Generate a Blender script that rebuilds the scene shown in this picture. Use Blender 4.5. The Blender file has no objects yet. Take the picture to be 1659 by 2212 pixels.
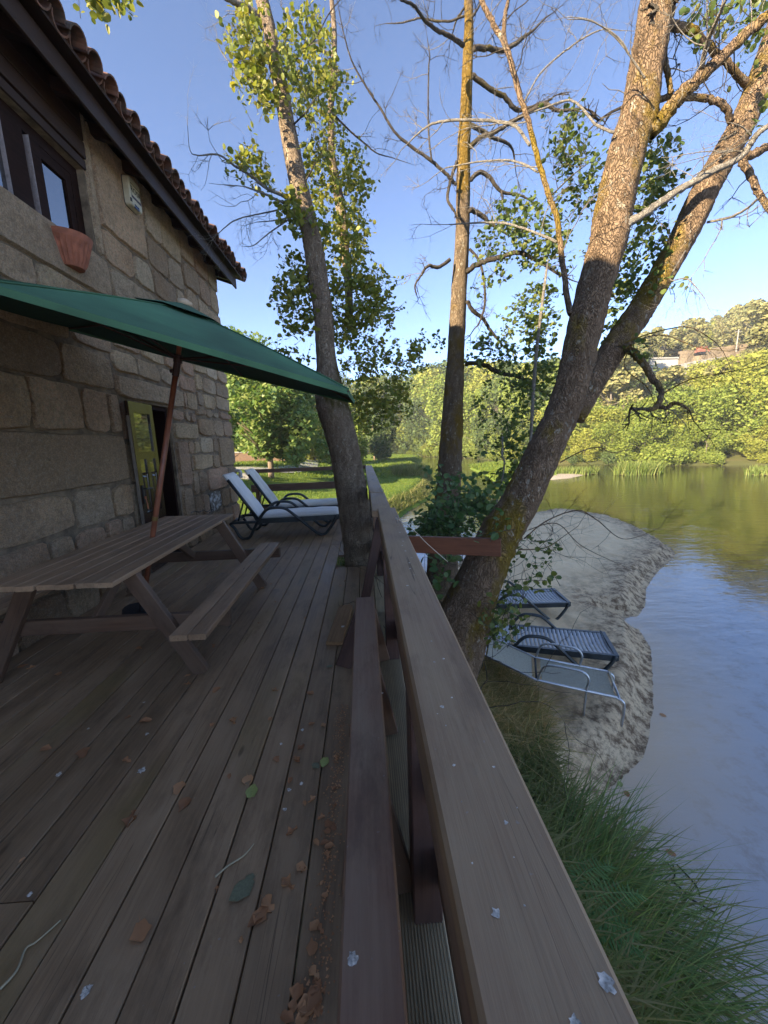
import bpy, math, random
import numpy as np
from mathutils import Matrix, Vector
R = math.radians
random.seed(7); rng = np.random.default_rng(11)
sc = bpy.context.scene; col = sc.collection

# ------------------------------------------------------------------ camera
FPX, CX, CY, RHO, HC = 831.0, 829.5, 1106.0, 0.033, 1.48
TH = math.atan(150.2/831); YAW = math.atan(38*math.cos(TH)/831)
FW = np.array([math.sin(YAW)*math.cos(TH), math.cos(YAW)*math.cos(TH), -math.sin(TH)])
RT = np.array([math.cos(YAW), -math.sin(YAW), 0.0]); UP = np.cross(RT, FW)
EYE = np.array([0, 0, HC])
cr, sr = math.cos(RHO), math.sin(RHO)
cam = bpy.data.cameras.new('camera'); camo = bpy.data.objects.new('camera', cam); col.objects.link(camo)
r_ = RT*cr-UP*sr; u_ = RT*sr+UP*cr
camo.matrix_world = Matrix(((r_[0], u_[0], -FW[0], 0), (r_[1], u_[1], -FW[1], 0), (r_[2], u_[2], -FW[2], HC), (0, 0, 0, 1)))
cam.sensor_fit = 'VERTICAL'; cam.sensor_height = 24; cam.lens = FPX/2212*24
cam.clip_start = 0.05; cam.clip_end = 3000
sc.camera = camo

# ------------------------------------------------------------------ light
SUN_EL = R(23); SDIR = Vector((-.80, -.60, 0)).normalized()       # horizontal direction towards the sun
w = bpy.data.worlds.new('World'); sc.world = w; w.use_nodes = True
nt = w.node_tree; bg = nt.nodes['Background']; sky = nt.nodes.new('ShaderNodeTexSky')
sky.sky_type = 'NISHITA'; sky.sun_disc = False; sky.sun_elevation = SUN_EL
sky.sun_rotation = math.atan2(SDIR.x, SDIR.y)
sky.air_density = 0.33; sky.dust_density = 0.0; sky.ozone_density = 1.1; sky.altitude = 0
nt.links.new(sky.outputs[0], bg.inputs[0]); bg.inputs[1].default_value = 0.15
sl = bpy.data.lights.new('sun', 'SUN'); sl.energy = 5.0; sl.angle = R(.53); sl.color = (1.0, .84, .6)
so = bpy.data.objects.new('sun', sl); col.objects.link(so)
so.rotation_euler = Vector((SDIR.x*math.cos(SUN_EL), SDIR.y*math.cos(SUN_EL), math.sin(SUN_EL))).to_track_quat('Z', 'Y').to_euler()
so.location = (-20, -15, 20)
vs = sc.view_settings; vs.view_transform = 'Standard'; vs.look = 'None'; vs.gamma = 1; vs.use_curve_mapping = False
vs.exposure = 2.05

# ------------------------------------------------------------------ points seen in the photograph -> points of the place
def ray(px, py):
    x = px-CX; y = py-CY
    return FW*FPX + RT*(x*cr-y*sr) - UP*(x*sr+y*cr)
def uz(px, py, z): d = ray(px, py); return EYE+d*((z-HC)/d[2])
def ux(px, py, X): d = ray(px, py); return EYE+d*(X/d[0])
def uy(px, py, Y): d = ray(px, py); return EYE+d*(Y/d[1])
K = 1659/3024
CR = dict(E=(1600, 0, 1.165), F=(2100, 0, 1.7955), G=(1250, 0, 1.9518), H=(700, 0, 1.659), I=(1600, 1100, 1.165),
          J=(1600, 2000, 1.165), Q=(700, 1300, 1.659), D=(0, 0, K))
def cv(c, x, y): ox, oy, s = CR[c]; return ((ox+x/s)*K, (oy+y/s)*K)

# ------------------------------------------------------------------ linking
WM = {}
def link(name, data, M=None, parent=None, kind=None):
    M = M if M is not None else Matrix.Identity(4)
    o = bpy.data.objects.new(name, data); col.objects.link(o)
    if parent is not None:
        o.parent = parent; o.matrix_basis = WM[parent].inverted() @ M
    else: o.matrix_basis = M
    WM[o] = M.copy()
    if kind: o['kind'] = kind
    return o
def tag(o, label=None, cat=None, group=None, kind=None):
    if label: o['label'] = label
    if cat: o['category'] = cat
    if group: o['group'] = group
    if kind: o['kind'] = kind
    return o
def thing(name, loc, label, cat, group=None):
    return tag(link(name, None, Matrix.Translation(Vector(loc))), label, cat, group)
def mesh(name, V, F, mat, smooth=False):
    V = np.asarray(V, dtype=np.float32).reshape(-1, 3)
    m = bpy.data.meshes.new(name)
    if isinstance(F, np.ndarray):
        n, k = F.shape
        m.vertices.add(len(V)); m.vertices.foreach_set('co', V.ravel())
        m.loops.add(n*k); m.loops.foreach_set('vertex_index', F.astype(np.int32).ravel())
        m.polygons.add(n); m.polygons.foreach_set('loop_start', np.arange(0, n*k, k, dtype=np.int32))
        m.polygons.foreach_set('loop_total', np.full(n, k, dtype=np.int32))
        m.update(calc_edges=True)
    else:
        m.from_pydata([tuple(map(float, v)) for v in V], [], F); m.update()
    m.materials.append(mat)
    if smooth: m.polygons.foreach_set('use_smooth', np.ones(len(m.polygons), dtype=bool))
    return m
class MB:
    """collects shapes of one mesh"""
    def __init__(s): s.V = []; s.F = []; s.n = 0
    def add(s, V, F):
        s.V.extend([tuple(v) for v in V]); s.F.extend([tuple(int(i)+s.n for i in f) for f in F]); s.n += len(V); return s
    def box(s, a, b, M=None):
        x0, y0, z0 = a; x1, y1, z1 = b
        V = [(x, y, z) for x in (x0, x1) for y in (y0, y1) for z in (z0, z1)]
        if M is not None: V = [tuple(M @ Vector(v)) for v in V]
        return s.add(V, [(0, 1, 3, 2), (4, 6, 7, 5), (0, 4, 5, 1), (2, 3, 7, 6), (0, 2, 6, 4), (1, 5, 7, 3)])
    def tube(s, P, r, n=8, cap=True):
        V, F, c = tube(P, r, n, cap); return s.add(V, F+c)
    def build(s, name, mat, parent=None, smooth=False, kind=None, M=None):
        return link(name, mesh(name, s.V, s.F, mat, smooth), M, parent, kind)
def frames(P):
    P = np.asarray(P, float); T = np.gradient(P, axis=0); T /= np.linalg.norm(T, axis=1)[:, None]+1e-9
    a = np.array([0, 0, 1.0]) if abs(T[0][2]) < .9 else np.array([1.0, 0, 0])
    n = np.cross(T[0], a); n /= np.linalg.norm(n); N = [n]
    for t in T[1:]:
        n = N[-1]-t*(N[-1]@t); n /= np.linalg.norm(n)+1e-9; N.append(n)
    N = np.array(N); return T, N, np.cross(T, N)
def tube(P, r, n=8, cap=True, rough=0.0):
    P = np.asarray(P, float); k = len(P); r = np.broadcast_to(np.asarray(r, float), (k,))
    T, N, B = frames(P); a = np.arange(n)*2*np.pi/n
    rr = r[:, None]*np.ones((1, n))
    if rough: rr = rr*(1+rough*rng.normal(0, 1, (k, n)))
    V = (P[:, None, :]+rr[..., None]*(np.cos(a)[None, :, None]*N[:, None, :]+np.sin(a)[None, :, None]*B[:, None, :])).reshape(-1, 3)
    F = [(i*n+j, i*n+(j+1) % n, (i+1)*n+(j+1) % n, (i+1)*n+j) for i in range(k-1) for j in range(n)]
    return V, F, ([tuple(range(n-1, -1, -1)), tuple(range((k-1)*n, k*n))] if cap else [])
def spline(P, m=6):
    P = np.asarray(P, float); n = len(P); out = []
    for i in range(n-1):
        p0 = P[max(i-1, 0)]; p1 = P[i]; p2 = P[i+1]; p3 = P[min(i+2, n-1)]
        for t in np.linspace(0, 1, m, endpoint=False):
            out.append(.5*((2*p1)+(-p0+p2)*t+(2*p0-5*p1+4*p2-p3)*t*t+(-p0+3*p1-3*p2+p3)*t**3))
    out.append(P[-1]); return np.array(out)

# ------------------------------------------------------------------ materials
def nodes(name):
    m = bpy.data.materials.new(name); m.use_nodes = True; t = m.node_tree; b = t.nodes['Principled BSDF']
    return m, t, b
def N(t, typ, **kw):
    n = t.nodes.new(typ)
    for k_, v in kw.items():
        if k_ in ('operation', 'blend_type', 'data_type', 'feature', 'attribute_name', 'interpolation', 'distance'): setattr(n, k_, v)
        else: n.inputs[k_].default_value = v
    return n
def coords(t, scale=(1, 1, 1), rnd=True):
    tc = t.nodes.new('ShaderNodeTexCoord'); mp = t.nodes.new('ShaderNodeMapping'); mp.inputs['Scale'].default_value = scale
    if rnd:
        oi = t.nodes.new('ShaderNodeObjectInfo'); m = N(t, 'ShaderNodeVectorMath', operation='SCALE'); m.inputs[0].default_value = (37, 53, 71)
        t.links.new(oi.outputs['Random'], m.inputs['Scale']); a = N(t, 'ShaderNodeVectorMath', operation='ADD')
        t.links.new(tc.outputs['Object'], a.inputs[0]); t.links.new(m.outputs[0], a.inputs[1]); t.links.new(a.outputs[0], mp.inputs[0])
    else: t.links.new(tc.outputs['Object'], mp.inputs[0])
    return mp.outputs[0]
def noise(t, vec, scale, detail=4, rough=.55):
    n = N(t, 'ShaderNodeTexNoise', Scale=scale, Detail=detail, Roughness=rough); t.links.new(vec, n.inputs['Vector']); return n.outputs['Fac']
def ramp(t, fac, stops):
    r = t.nodes.new('ShaderNodeValToRGB'); e = r.color_ramp.elements
    while len(e) < len(stops): e.new(.5)
    for i, (p, c) in enumerate(stops):
        e[i].position = p; e[i].color = (*c, 1) if len(c) == 3 else c
    t.links.new(fac, r.inputs[0]); return r.outputs[0]
def mix(t, fac, a, b, mode='MIX'):
    m = t.nodes.new('ShaderNodeMix'); m.data_type = 'RGBA'; m.blend_type = mode
    for inp, v in ((m.inputs[0], fac), (m.inputs[6], a), (m.inputs[7], b)):
        if hasattr(v, 'is_linked') or isinstance(v, bpy.types.NodeSocket): t.links.new(v, inp)
        else: inp.default_value = (*v, 1) if isinstance(v, tuple) and len(v) == 3 else v
    return m.outputs[2]
def bump(t, b, h, strength=.4, dist=.01):
    n = N(t, 'ShaderNodeBump', Strength=strength, Distance=dist); t.links.new(h, n.inputs['Height']); t.links.new(n.outputs[0], b.inputs['Normal'])
def math_(t, op, a, b=None):
    m = N(t, 'ShaderNodeMath', operation=op)
    for i, v in enumerate((a, b)):
        if v is None: continue
        if isinstance(v, bpy.types.NodeSocket): t.links.new(v, m.inputs[i])
        else: m.inputs[i].default_value = v
    return m.outputs[0]
def flat(name, c, rough=.6, metal=0.0, spec=.5, bumpy=0.0, bscale=60, var=.12):
    m, t, b = nodes(name); v = coords(t); n = noise(t, v, bscale*.2, 4)
    lo = tuple(x*(1-var*1.6) for x in c); hi = tuple(min(1, x*(1+var)) for x in c)
    t.links.new(ramp(t, n, [(.3, lo), (.7, hi)]), b.inputs['Base Color'])
    b.inputs['Roughness'].default_value = rough; b.inputs['Metallic'].default_value = metal; b.inputs['Specular IOR Level'].default_value = spec
    if bumpy: bump(t, b, noise(t, v, bscale, 5), bumpy, .01)
    return m
def wood(name, c1, c2, stain, rough=.6, grain=1.0, var=.3, moss=None, spec=.4):
    """boards: local Y runs along the grain"""
    m, t, b = nodes(name)
    v = coords(t, (38, 1.6, 38)); g = noise(t, v, 1.6, 6, .65)
    v2 = coords(t, (2.6, .8, 2.6)); s = noise(t, v2, 1.7, 5, .6)
    v3 = coords(t, (260, 6, 260)); f = noise(t, v3, 1.0, 3, .6)
    c = mix(t, ramp(t, g, [(.32, (0, 0, 0)), (.68, (1, 1, 1))]), c1, c2)
    c = mix(t, ramp(t, s, [(.38, (0, 0, 0)), (.7, (.85, .85, .85))]), c, stain)
    oi = t.nodes.new('ShaderNodeObjectInfo')
    k_ = N(t, 'ShaderNodeMapRange'); k_.inputs['To Min'].default_value = 1-var; k_.inputs['To Max'].default_value = 1+var
    t.links.new(oi.outputs['Random'], k_.inputs['Value'])
    hs = N(t, 'ShaderNodeHueSaturation'); t.links.new(c, hs.inputs['Color']); t.links.new(k_.outputs[0], hs.inputs['Value'])
    c = hs.outputs[0]
    ck = noise(t, coords(t, (22, .55, 22)), 1.3, 2, .4); ck = math_(t, 'ABSOLUTE', math_(t, 'SUBTRACT', ck, .5)); cg = noise(t, coords(t, (3, 1.1, 3)), 1.0, 2)
    cm = math_(t, 'MULTIPLY', ramp(t, ck, [(.0, (1, 1, 1)), (.012, (0, 0, 0))]), ramp(t, cg, [(.52, (0, 0, 0)), (.62, (.8, .8, .8))])); c = mix(t, cm, c, tuple(x*.25 for x in c1))
    kv = N(t, 'ShaderNodeTexVoronoi', Scale=1.0); t.links.new(coords(t, (5, 1.6, 5)), kv.inputs['Vector'])
    c = mix(t, ramp(t, kv.outputs['Distance'], [(.035, (.7, .7, .7)), (.07, (0, 0, 0))]), c, tuple(x*.4 for x in c1))
    wv_ = noise(t, coords(t, (5, 1.7, 5)), 1.6, 6, .7); c = mix(t, ramp(t, wv_, [(.5, (0, 0, 0)), (.68, (.5, .5, .5))]), c, tuple(x*.5 for x in c1))
    sp = noise(t, coords(t, (30, 30, 30)), 2.2, 2, .5)
    c = mix(t, ramp(t, sp, [(.74, (0, 0, 0)), (.8, (.45, .45, .45))]), c, (.32, .3, .28))
    if moss:
        n2 = noise(t, coords(t, (1.4, .5, 1.4)), 1.1, 4); c = mix(t, ramp(t, n2, [(.56, (0, 0, 0)), (.72, (.6, .6, .6))]), c, moss)
    t.links.new(c, b.inputs['Base Color'])
    t.links.new(ramp(t, s, [(.3, (rough-.12,)*3), (.7, (min(1, rough+.12),)*3)]), b.inputs['Roughness'])
    b.inputs['Specular IOR Level'].default_value = spec
    bump(t, b, math_(t, 'ADD', math_(t, 'MULTIPLY', g, .7), math_(t, 'MULTIPLY', f, .4)), .35*grain, .004)
    return m
M_DECK = wood('deck_wood', (0.199, 0.121, 0.064), (0.310, 0.198, 0.105), (0.412, 0.273, 0.154), .6, 1, .14, moss=(0.216, 0.150, 0.045), spec=.3)
M_GROOVE = wood('grooved_wood', (0.274, 0.214, 0.125), (0.451, 0.357, 0.208), (0.322, 0.257, 0.156), .7)
M_RAILTOP = wood('rail_top_wood', (0.247, 0.139, 0.072), (0.338, 0.211, 0.116), (0.410, 0.287, 0.161), .55, 1, .05)
M_RED = wood('red_stained_wood', (0.061, 0.029, 0.022), (0.101, 0.055, 0.038), (0.081, 0.046, 0.038), .5, .8, .15)
M_REDGREY = wood('worn_red_wood', (0.184, 0.088, 0.050), (0.269, 0.150, 0.091), (0.302, 0.217, 0.140), .5, 1, .08)
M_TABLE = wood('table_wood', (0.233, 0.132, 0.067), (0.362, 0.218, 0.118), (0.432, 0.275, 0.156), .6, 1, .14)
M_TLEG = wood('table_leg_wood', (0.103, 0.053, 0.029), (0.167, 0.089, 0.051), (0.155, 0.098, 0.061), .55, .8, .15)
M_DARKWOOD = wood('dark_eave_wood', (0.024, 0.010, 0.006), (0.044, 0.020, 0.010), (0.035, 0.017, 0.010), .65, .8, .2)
M_FRAMEWOOD = wood('window_frame_wood', (0.017, 0.008, 0.005), (0.030, 0.013, 0.008), (0.027, 0.013, 0.010), .75, .6, .2, spec=.1)
M_FRAMEPALE = wood('weathered_casement_wood', (.2, .17, .16), (.3, .26, .25), (.24, .2, .19), .6)
M_OFFCUT = wood('tan_board_wood', (0.260, 0.144, 0.061), (0.390, 0.222, 0.099), (0.312, 0.168, 0.077), .85, .6)
M_BOARD = wood('brown_plank_wood', (0.195, 0.070, 0.034), (0.315, 0.119, 0.058), (0.240, 0.098, 0.052), .5, .8)

def stone_mat():
    m, t, b = nodes('granite'); v = coords(t)
    oi = t.nodes.new('ShaderNodeObjectInfo')
    base = ramp(t, oi.outputs['Random'], [(0, (.66, .43, .25)), (.2, (.84, .58, .35)), (.38, (.78, .44, .28)), (.55, (.76, .55, .37)), (.7, (.62, .41, .25)), (.88, (.86, .64, .43)), (1, (.74, .43, .26))])
    wn_ = t.nodes.new('ShaderNodeTexWhiteNoise'); wn_.noise_dimensions = '1D'; t.links.new(oi.outputs['Random'], wn_.inputs['W']); base = mix(t, ramp(t, wn_.outputs['Value'], [(0, (.55, .55, .55)), (.5, (.9, .9, .9)), (1, (1, 1, 1))]), (0., 0., 0.), base)
    big = noise(t, v, 2.3, 5, .6); c = mix(t, ramp(t, big, [(.36, (0, 0, 0)), (.68, (.6, .6, .6))]), base, (.36, .26, .16))
    rust = noise(t, v, 1.3, 3); c = mix(t, ramp(t, rust, [(.56, (0, 0, 0)), (.7, (.45, .45, .45))]), c, (.42, .23, .11))
    sp = N(t, 'ShaderNodeTexVoronoi', Scale=90.0); t.links.new(v, sp.inputs['Vector'])
    c = mix(t, .75, c, ramp(t, sp.outputs['Distance'], [(.05, (.36, .33, .29)), (.4, (.5, .5, .5)), (.75, (.72, .7, .66))]), 'OVERLAY')
    gr = noise(t, v, 26, 6, .75); c = mix(t, ramp(t, gr, [(.47, (0, 0, 0)), (.7, (.7, .7, .7))]), c, (.26, .18, .11)); gw = noise(t, v, 41, 5, .75); c = mix(t, ramp(t, gw, [(.52, (0, 0, 0)), (.7, (.6, .6, .6))]), c, (.62, .54, .42))
    md = noise(t, v, 8, 4, .6); c = mix(t, ramp(t, md, [(.5, (0, 0, 0)), (.72, (.4, .4, .4))]), c, (.27, .19, .115))
    li = noise(t, v, 6, 4, .7); c = mix(t, ramp(t, li, [(.68, (0, 0, 0)), (.74, (.5, .5, .5))]), c, (.5, .48, .42))
    t.links.new(c, b.inputs['Base Color']); b.inputs['Roughness'].default_value = .9; b.inputs['Specular IOR Level'].default_value = .2
    bump(t, b, math_(t, 'ADD', math_(t, 'MULTIPLY', noise(t, v, 24, 7, .75), 1.6), math_(t, 'MULTIPLY', noise(t, v, 7, 4, .6), 1.6)), 1.0, .05)
    return m
M_STONE = stone_mat()
M_MORTAR = flat('lime_mortar', (.22, .16, .1), .95, bumpy=.8, bscale=50, var=.35)
def lichen_stone():
    m, t, b = nodes('lichen_stone'); v = coords(t); n = noise(t, v, 9, 6, .7)
    t.links.new(ramp(t, n, [(.42, (.13, .11, .085)), (.5, (.2, .17, .13)), (.56, (.5, .49, .45)), (.7, (.68, .67, .62))]), b.inputs['Base Color'])
    b.inputs['Roughness'].default_value = .95; bump(t, b, noise(t, v, 24, 6, .7), .9, .02); return m
M_LICHEN = lichen_stone()
def tile_mat():
    m, t, b = nodes('clay_tile'); v = coords(t); n = noise(t, v, 8, 6, .65); oi = t.nodes.new('ShaderNodeObjectInfo')
    c = ramp(t, oi.outputs['Random'], [(0, (.16, .075, .048)), (.5, (.21, .1, .065)), (1, (.13, .08, .058))])
    c = mix(t, ramp(t, n, [(.42, (0, 0, 0)), (.62, (.9, .9, .9))]), c, (.07, .055, .04))
    t.links.new(c, b.inputs['Base Color']); b.inputs['Roughness'].default_value = .9; bump(t, b, n, .5, .01); return m
M_TILE = tile_mat()
def bark(name, c1, c2, mossc, moss=.5, lich=.55, sc_=1.0, mscale=1.5):
    m, t, b = nodes(name); v = coords(t, (1, 1, .45), False)
    n = noise(t, v, 16*sc_, 7, .7); vr = N(t, 'ShaderNodeTexVoronoi', Scale=58.0*sc_, feature='DISTANCE_TO_EDGE')
    wv = N(t, 'ShaderNodeVectorMath', operation='ADD'); wn = N(t, 'ShaderNodeTexNoise', Scale=9.0*sc_); t.links.new(v, wn.inputs['Vector'])
    ws = N(t, 'ShaderNodeVectorMath', operation='SCALE'); ws.inputs['Scale'].default_value = .22; t.links.new(wn.outputs['Color'], ws.inputs[0])
    t.links.new(v, wv.inputs[0]); t.links.new(ws.outputs[0], wv.inputs[1]); t.links.new(wv.outputs[0], vr.inputs['Vector'])
    c = mix(t, ramp(t, n, [(.33, (0, 0, 0)), (.68, (1, 1, 1))]), c1, c2)
    crack = ramp(t, vr.outputs['Distance'], [(0, (1, 1, 1)), (.14, (0, 0, 0))]); c = mix(t, math_(t, 'MULTIPLY', crack, .42), c, tuple(x*.35 for x in c1))
    v2 = coords(t, (1, 1, .6), False)
    ml = noise(t, v2, mscale, 6, .65); mm = ramp(t, ml, [(moss, (0, 0, 0)), (moss+.09, (1, 1, 1))]); mc = mix(t, noise(t, v2, 30, 4), tuple(x*.55 for x in mossc), tuple(x*1.35 for x in mossc))
    c = mix(t, mm, c, mc)
    ln = noise(t, v2, 30*sc_, 3, .6); l2 = noise(t, v2, 4, 2)
    lm = math_(t, 'MULTIPLY', ramp(t, ln, [(lich, (0, 0, 0)), (lich+.05, (1, 1, 1))]), ramp(t, l2, [(.42, (0, 0, 0)), (.6, (.75, .75, .75))])); c = mix(t, lm, c, (.42, .38, .29))
    t.links.new(c, b.inputs['Base Color']); b.inputs['Roughness'].default_value = .95; b.inputs['Specular IOR Level'].default_value = .15
    h = math_(t, 'ADD', math_(t, 'MULTIPLY', n, 1.1), math_(t, 'ADD', math_(t, 'MULTIPLY', math_(t, 'MINIMUM', vr.outputs['Distance'], .15), 3.2), math_(t, 'MULTIPLY', mm, .25)))
    bump(t, b, h, 1.0, .03)
    return m
M_BARK_L = bark('pale_mossy_bark', (0.204, 0.143, 0.095), (0.408, 0.314, 0.215), (0.102, 0.083, 0.025), .58, .62)
M_BARK_A = bark('mossy_dark_bark', (0.149, 0.105, 0.065), (0.287, 0.210, 0.133), (0.230, 0.142, 0.028), .49, .6)
M_BARK_B = bark('rugged_mossy_bark', (0.156, 0.103, 0.060), (0.324, 0.221, 0.139), (0.240, 0.162, 0.025), .5, .59)
M_TWIG = bark('pale_dead_twig', (.36, .31, .25), (.55, .5, .42), (.2, .16, .05), .66, .7, 2)
M_TWIGD = bark('dark_twig', (.1, .08, .06), (.2, .165, .125), (.14, .11, .035), .58, .6, 2)
M_FARTRUNK = flat('far_trunk', (.17, .14, .11), .9)
def leafmat(name, a, b_, c, trans=.35, rough=.5, spec=.4):
    m, t, b = nodes(name); g = t.nodes.new('ShaderNodeNewGeometry'); oi = t.nodes.new('ShaderNodeObjectInfo')
    r = math_(t, 'FRACT', math_(t, 'ADD', g.outputs['Random Per Island'], oi.outputs['Random']))
    cc = ramp(t, r, [(0, a), (.5, b_), (1, c)])
    t.links.new(cc, b.inputs['Base Color']); b.inputs['Roughness'].default_value = rough; b.inputs['Specular IOR Level'].default_value = spec
    tr = t.nodes.new('ShaderNodeBsdfTranslucent'); hs = N(t, 'ShaderNodeHueSaturation', Saturation=1.15, Value=1.3)
    t.links.new(cc, hs.inputs['Color']); t.links.new(hs.outputs[0], tr.inputs['Color'])
    mx = t.nodes.new('ShaderNodeMixShader'); mx.inputs[0].default_value = trans
    t.links.new(b.outputs[0], mx.inputs[1]); t.links.new(tr.outputs[0], mx.inputs[2])
    t.links.new(mx.outputs[0], t.nodes['Material Output'].inputs[0]); return m
M_LEAF = leafmat('alder_leaf', (0.073, 0.113, 0.032), (0.106, 0.151, 0.041), (0.194, 0.204, 0.047))
M_LEAFL = leafmat('bright_alder_leaf', (0.144, 0.181, 0.038), (0.213, 0.235, 0.052), (0.328, 0.298, 0.061))
M_LEAFD = leafmat('shade_leaf', (0.042, 0.077, 0.034), (0.063, 0.105, 0.039), (0.105, 0.133, 0.049))
M_IVY = leafmat('ivy_leaf', (0.075, 0.143, 0.045), (0.112, 0.180, 0.060), (0.180, 0.240, 0.090))
M_FAR = leafmat('bank_foliage', (0.153, 0.205, 0.035), (0.190, 0.239, 0.043), (0.251, 0.278, 0.058), .3, .7, .2)
M_FAR2 = leafmat('yellow_foliage', (0.215, 0.245, 0.039), (0.253, 0.266, 0.047), (0.311, 0.304, 0.066), .3, .7, .2)
M_FAR3 = leafmat('dark_foliage', (0.071, 0.109, 0.033), (0.091, 0.131, 0.040), (0.124, 0.158, 0.051), .3, .7, .2)
M_EUC = leafmat('eucalyptus_foliage', (0.146, 0.157, 0.060), (0.206, 0.201, 0.075), (0.290, 0.249, 0.098), .2, .6, .25)
M_MID = leafmat('mid_tree_leaf', (0.101, 0.173, 0.049), (0.162, 0.234, 0.061), (0.263, 0.293, 0.081), .35)
M_GRASS = leafmat('bank_grass', (0.279, 0.247, 0.075), (0.447, 0.355, 0.135), (0.708, 0.495, 0.229), .3, .7, .2)
M_GRASSG = leafmat('green_grass', (.14, .165, .045), (.19, .21, .06), (.33, .28, .12), .3, .6, .2)
M_SEDGE = leafmat('sedge', (0.120, 0.198, 0.055), (0.188, 0.272, 0.068), (0.340, 0.384, 0.106), .3, .55, .3)
M_LAWNB = leafmat('lawn_blade', (0.098, 0.163, 0.026), (0.143, 0.202, 0.031), (0.215, 0.240, 0.039), .3, .6, .2)
M_REED = leafmat('reed', (0.117, 0.169, 0.039), (0.169, 0.221, 0.052), (0.247, 0.260, 0.078), .35, .6, .2)
M_FERN = leafmat('fern', (.08, .17, .04), (.12, .22, .06), (.18, .27, .08), .3, .6, .25)
M_DRY = leafmat('dry_leaf', (0.295, 0.143, 0.069), (0.432, 0.209, 0.099), (0.590, 0.322, 0.153), .15, .7, .2)
M_YLEAF = flat('yellow_green_leaf', (.33, .36, .1), .6)
M_GLEAF = flat('pale_leaf', (.2, .2, .11), .7)
M_STRAW = flat('straw', (.45, .38, .24), .8)
M_DROP = flat('bird_dropping', (.68, .62, .53), .9, var=.45, bscale=600)
M_DARKPL = flat('dark_green_plastic', (.028, .034, .034), .32, spec=.5, var=.3)
M_GREYPL = flat('grey_blue_plastic', (.36, .37, .38), .4, var=.15)
M_CUSH = flat('white_cushion', (.7, .67, .62), .75, bumpy=.2, bscale=12, var=.06)
M_CUSHY = flat('stained_cushion', (.68, .64, .55), .75, bumpy=.2, bscale=10, var=.18)
M_ALU = flat('aluminium', (.5, .5, .5), .35, .9)
M_MESHF = flat('textile_mesh', (.36, .33, .24), .8, bumpy=.3, bscale=400, var=.18)
M_TERRA = flat('terracotta', (.34, .115, .06), .8, var=.2, bumpy=.15, bscale=80)
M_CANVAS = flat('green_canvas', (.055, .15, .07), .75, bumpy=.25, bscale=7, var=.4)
M_CANVAS_SHADE = flat('shaded_green_canvas', (.016, .055, .035), .85, var=.15)  # underside of the same cloth, its shade painted in as a darker green
M_CAPB = flat('beige_canvas', (.5, .38, .25), .8)
M_POLE = flat('varnished_pole', (.27, .09, .045), .45, var=.2)
M_RIB = flat('umbrella_rib', (.05, .02, .014), .6)
M_ALARM = flat('cream_plastic', (.52, .47, .33), .5, var=.08)
M_BLACK = flat('black_print', (.012, .012, .014), .5)
M_PURPLE = flat('dark_purple_print', (.035, .022, .045), .5)
M_LENS = flat('blue_lens', (.012, .022, .06), .15)
M_WHITEPL = flat('white_plastic', (.55, .52, .48), .55)
M_WHITEW = flat('white_render', (.4, .38, .34), .85)
M_CONC = flat('concrete', (.3, .28, .25), .9, var=.2)
M_BROWNW = flat('brown_wall', (.17, .1, .06), .9, var=.25)
M_PATH = flat('path_gravel', (.36, .34, .31), .95, var=.15)
M_EARTH = flat('orange_earth', (.2, .15, .095), .95, var=.3, bscale=20)
M_ORANGE = flat('orange_paint', (.27, .1, .065), .6)
M_ROCK = flat('river_pebble', (.38, .32, .24), .9, var=.3)
M_VOID = flat('dark_interior', (.012, .011, .01), .95)
M_ROPE = flat('rope', (.42, .36, .27), .9)
M_STEEL = flat('steel', (.3, .28, .26), .4, .8)
M_KEY = flat('keyring', (.4, .13, .06), .5)
def glass_mat(name, base, rough, ior):
    m, t, b = nodes(name); b.inputs['Base Color'].default_value = (*base, 1); b.inputs['Roughness'].default_value = rough; b.inputs['IOR'].default_value = ior
    v = coords(t); bump(t, b, noise(t, v, 2.5, 2), .04, .02); return m
M_GLASS = glass_mat('window_glass', (.012, .011, .01), .015, 2.6)
M_DGLASS = glass_mat('door_glass', (.012, .009, .006), .03, 2.3)
def varnish():
    m, t, b = nodes('varnished_door'); v = coords(t, (20, 20, 1.5)); n = noise(t, v, 2, 4)
    t.links.new(ramp(t, n, [(.3, (.02, .01, .006)), (.7, (.042, .02, .011))]), b.inputs['Base Color'])
    b.inputs['Roughness'].default_value = .2; b.inputs['IOR'].default_value = 1.5; b.inputs['Coat Weight'].default_value = .22; b.inputs['Coat Roughness'].default_value = .1
    bump(t, b, n, .12, .01); return m
M_DOOR = varnish()
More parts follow.
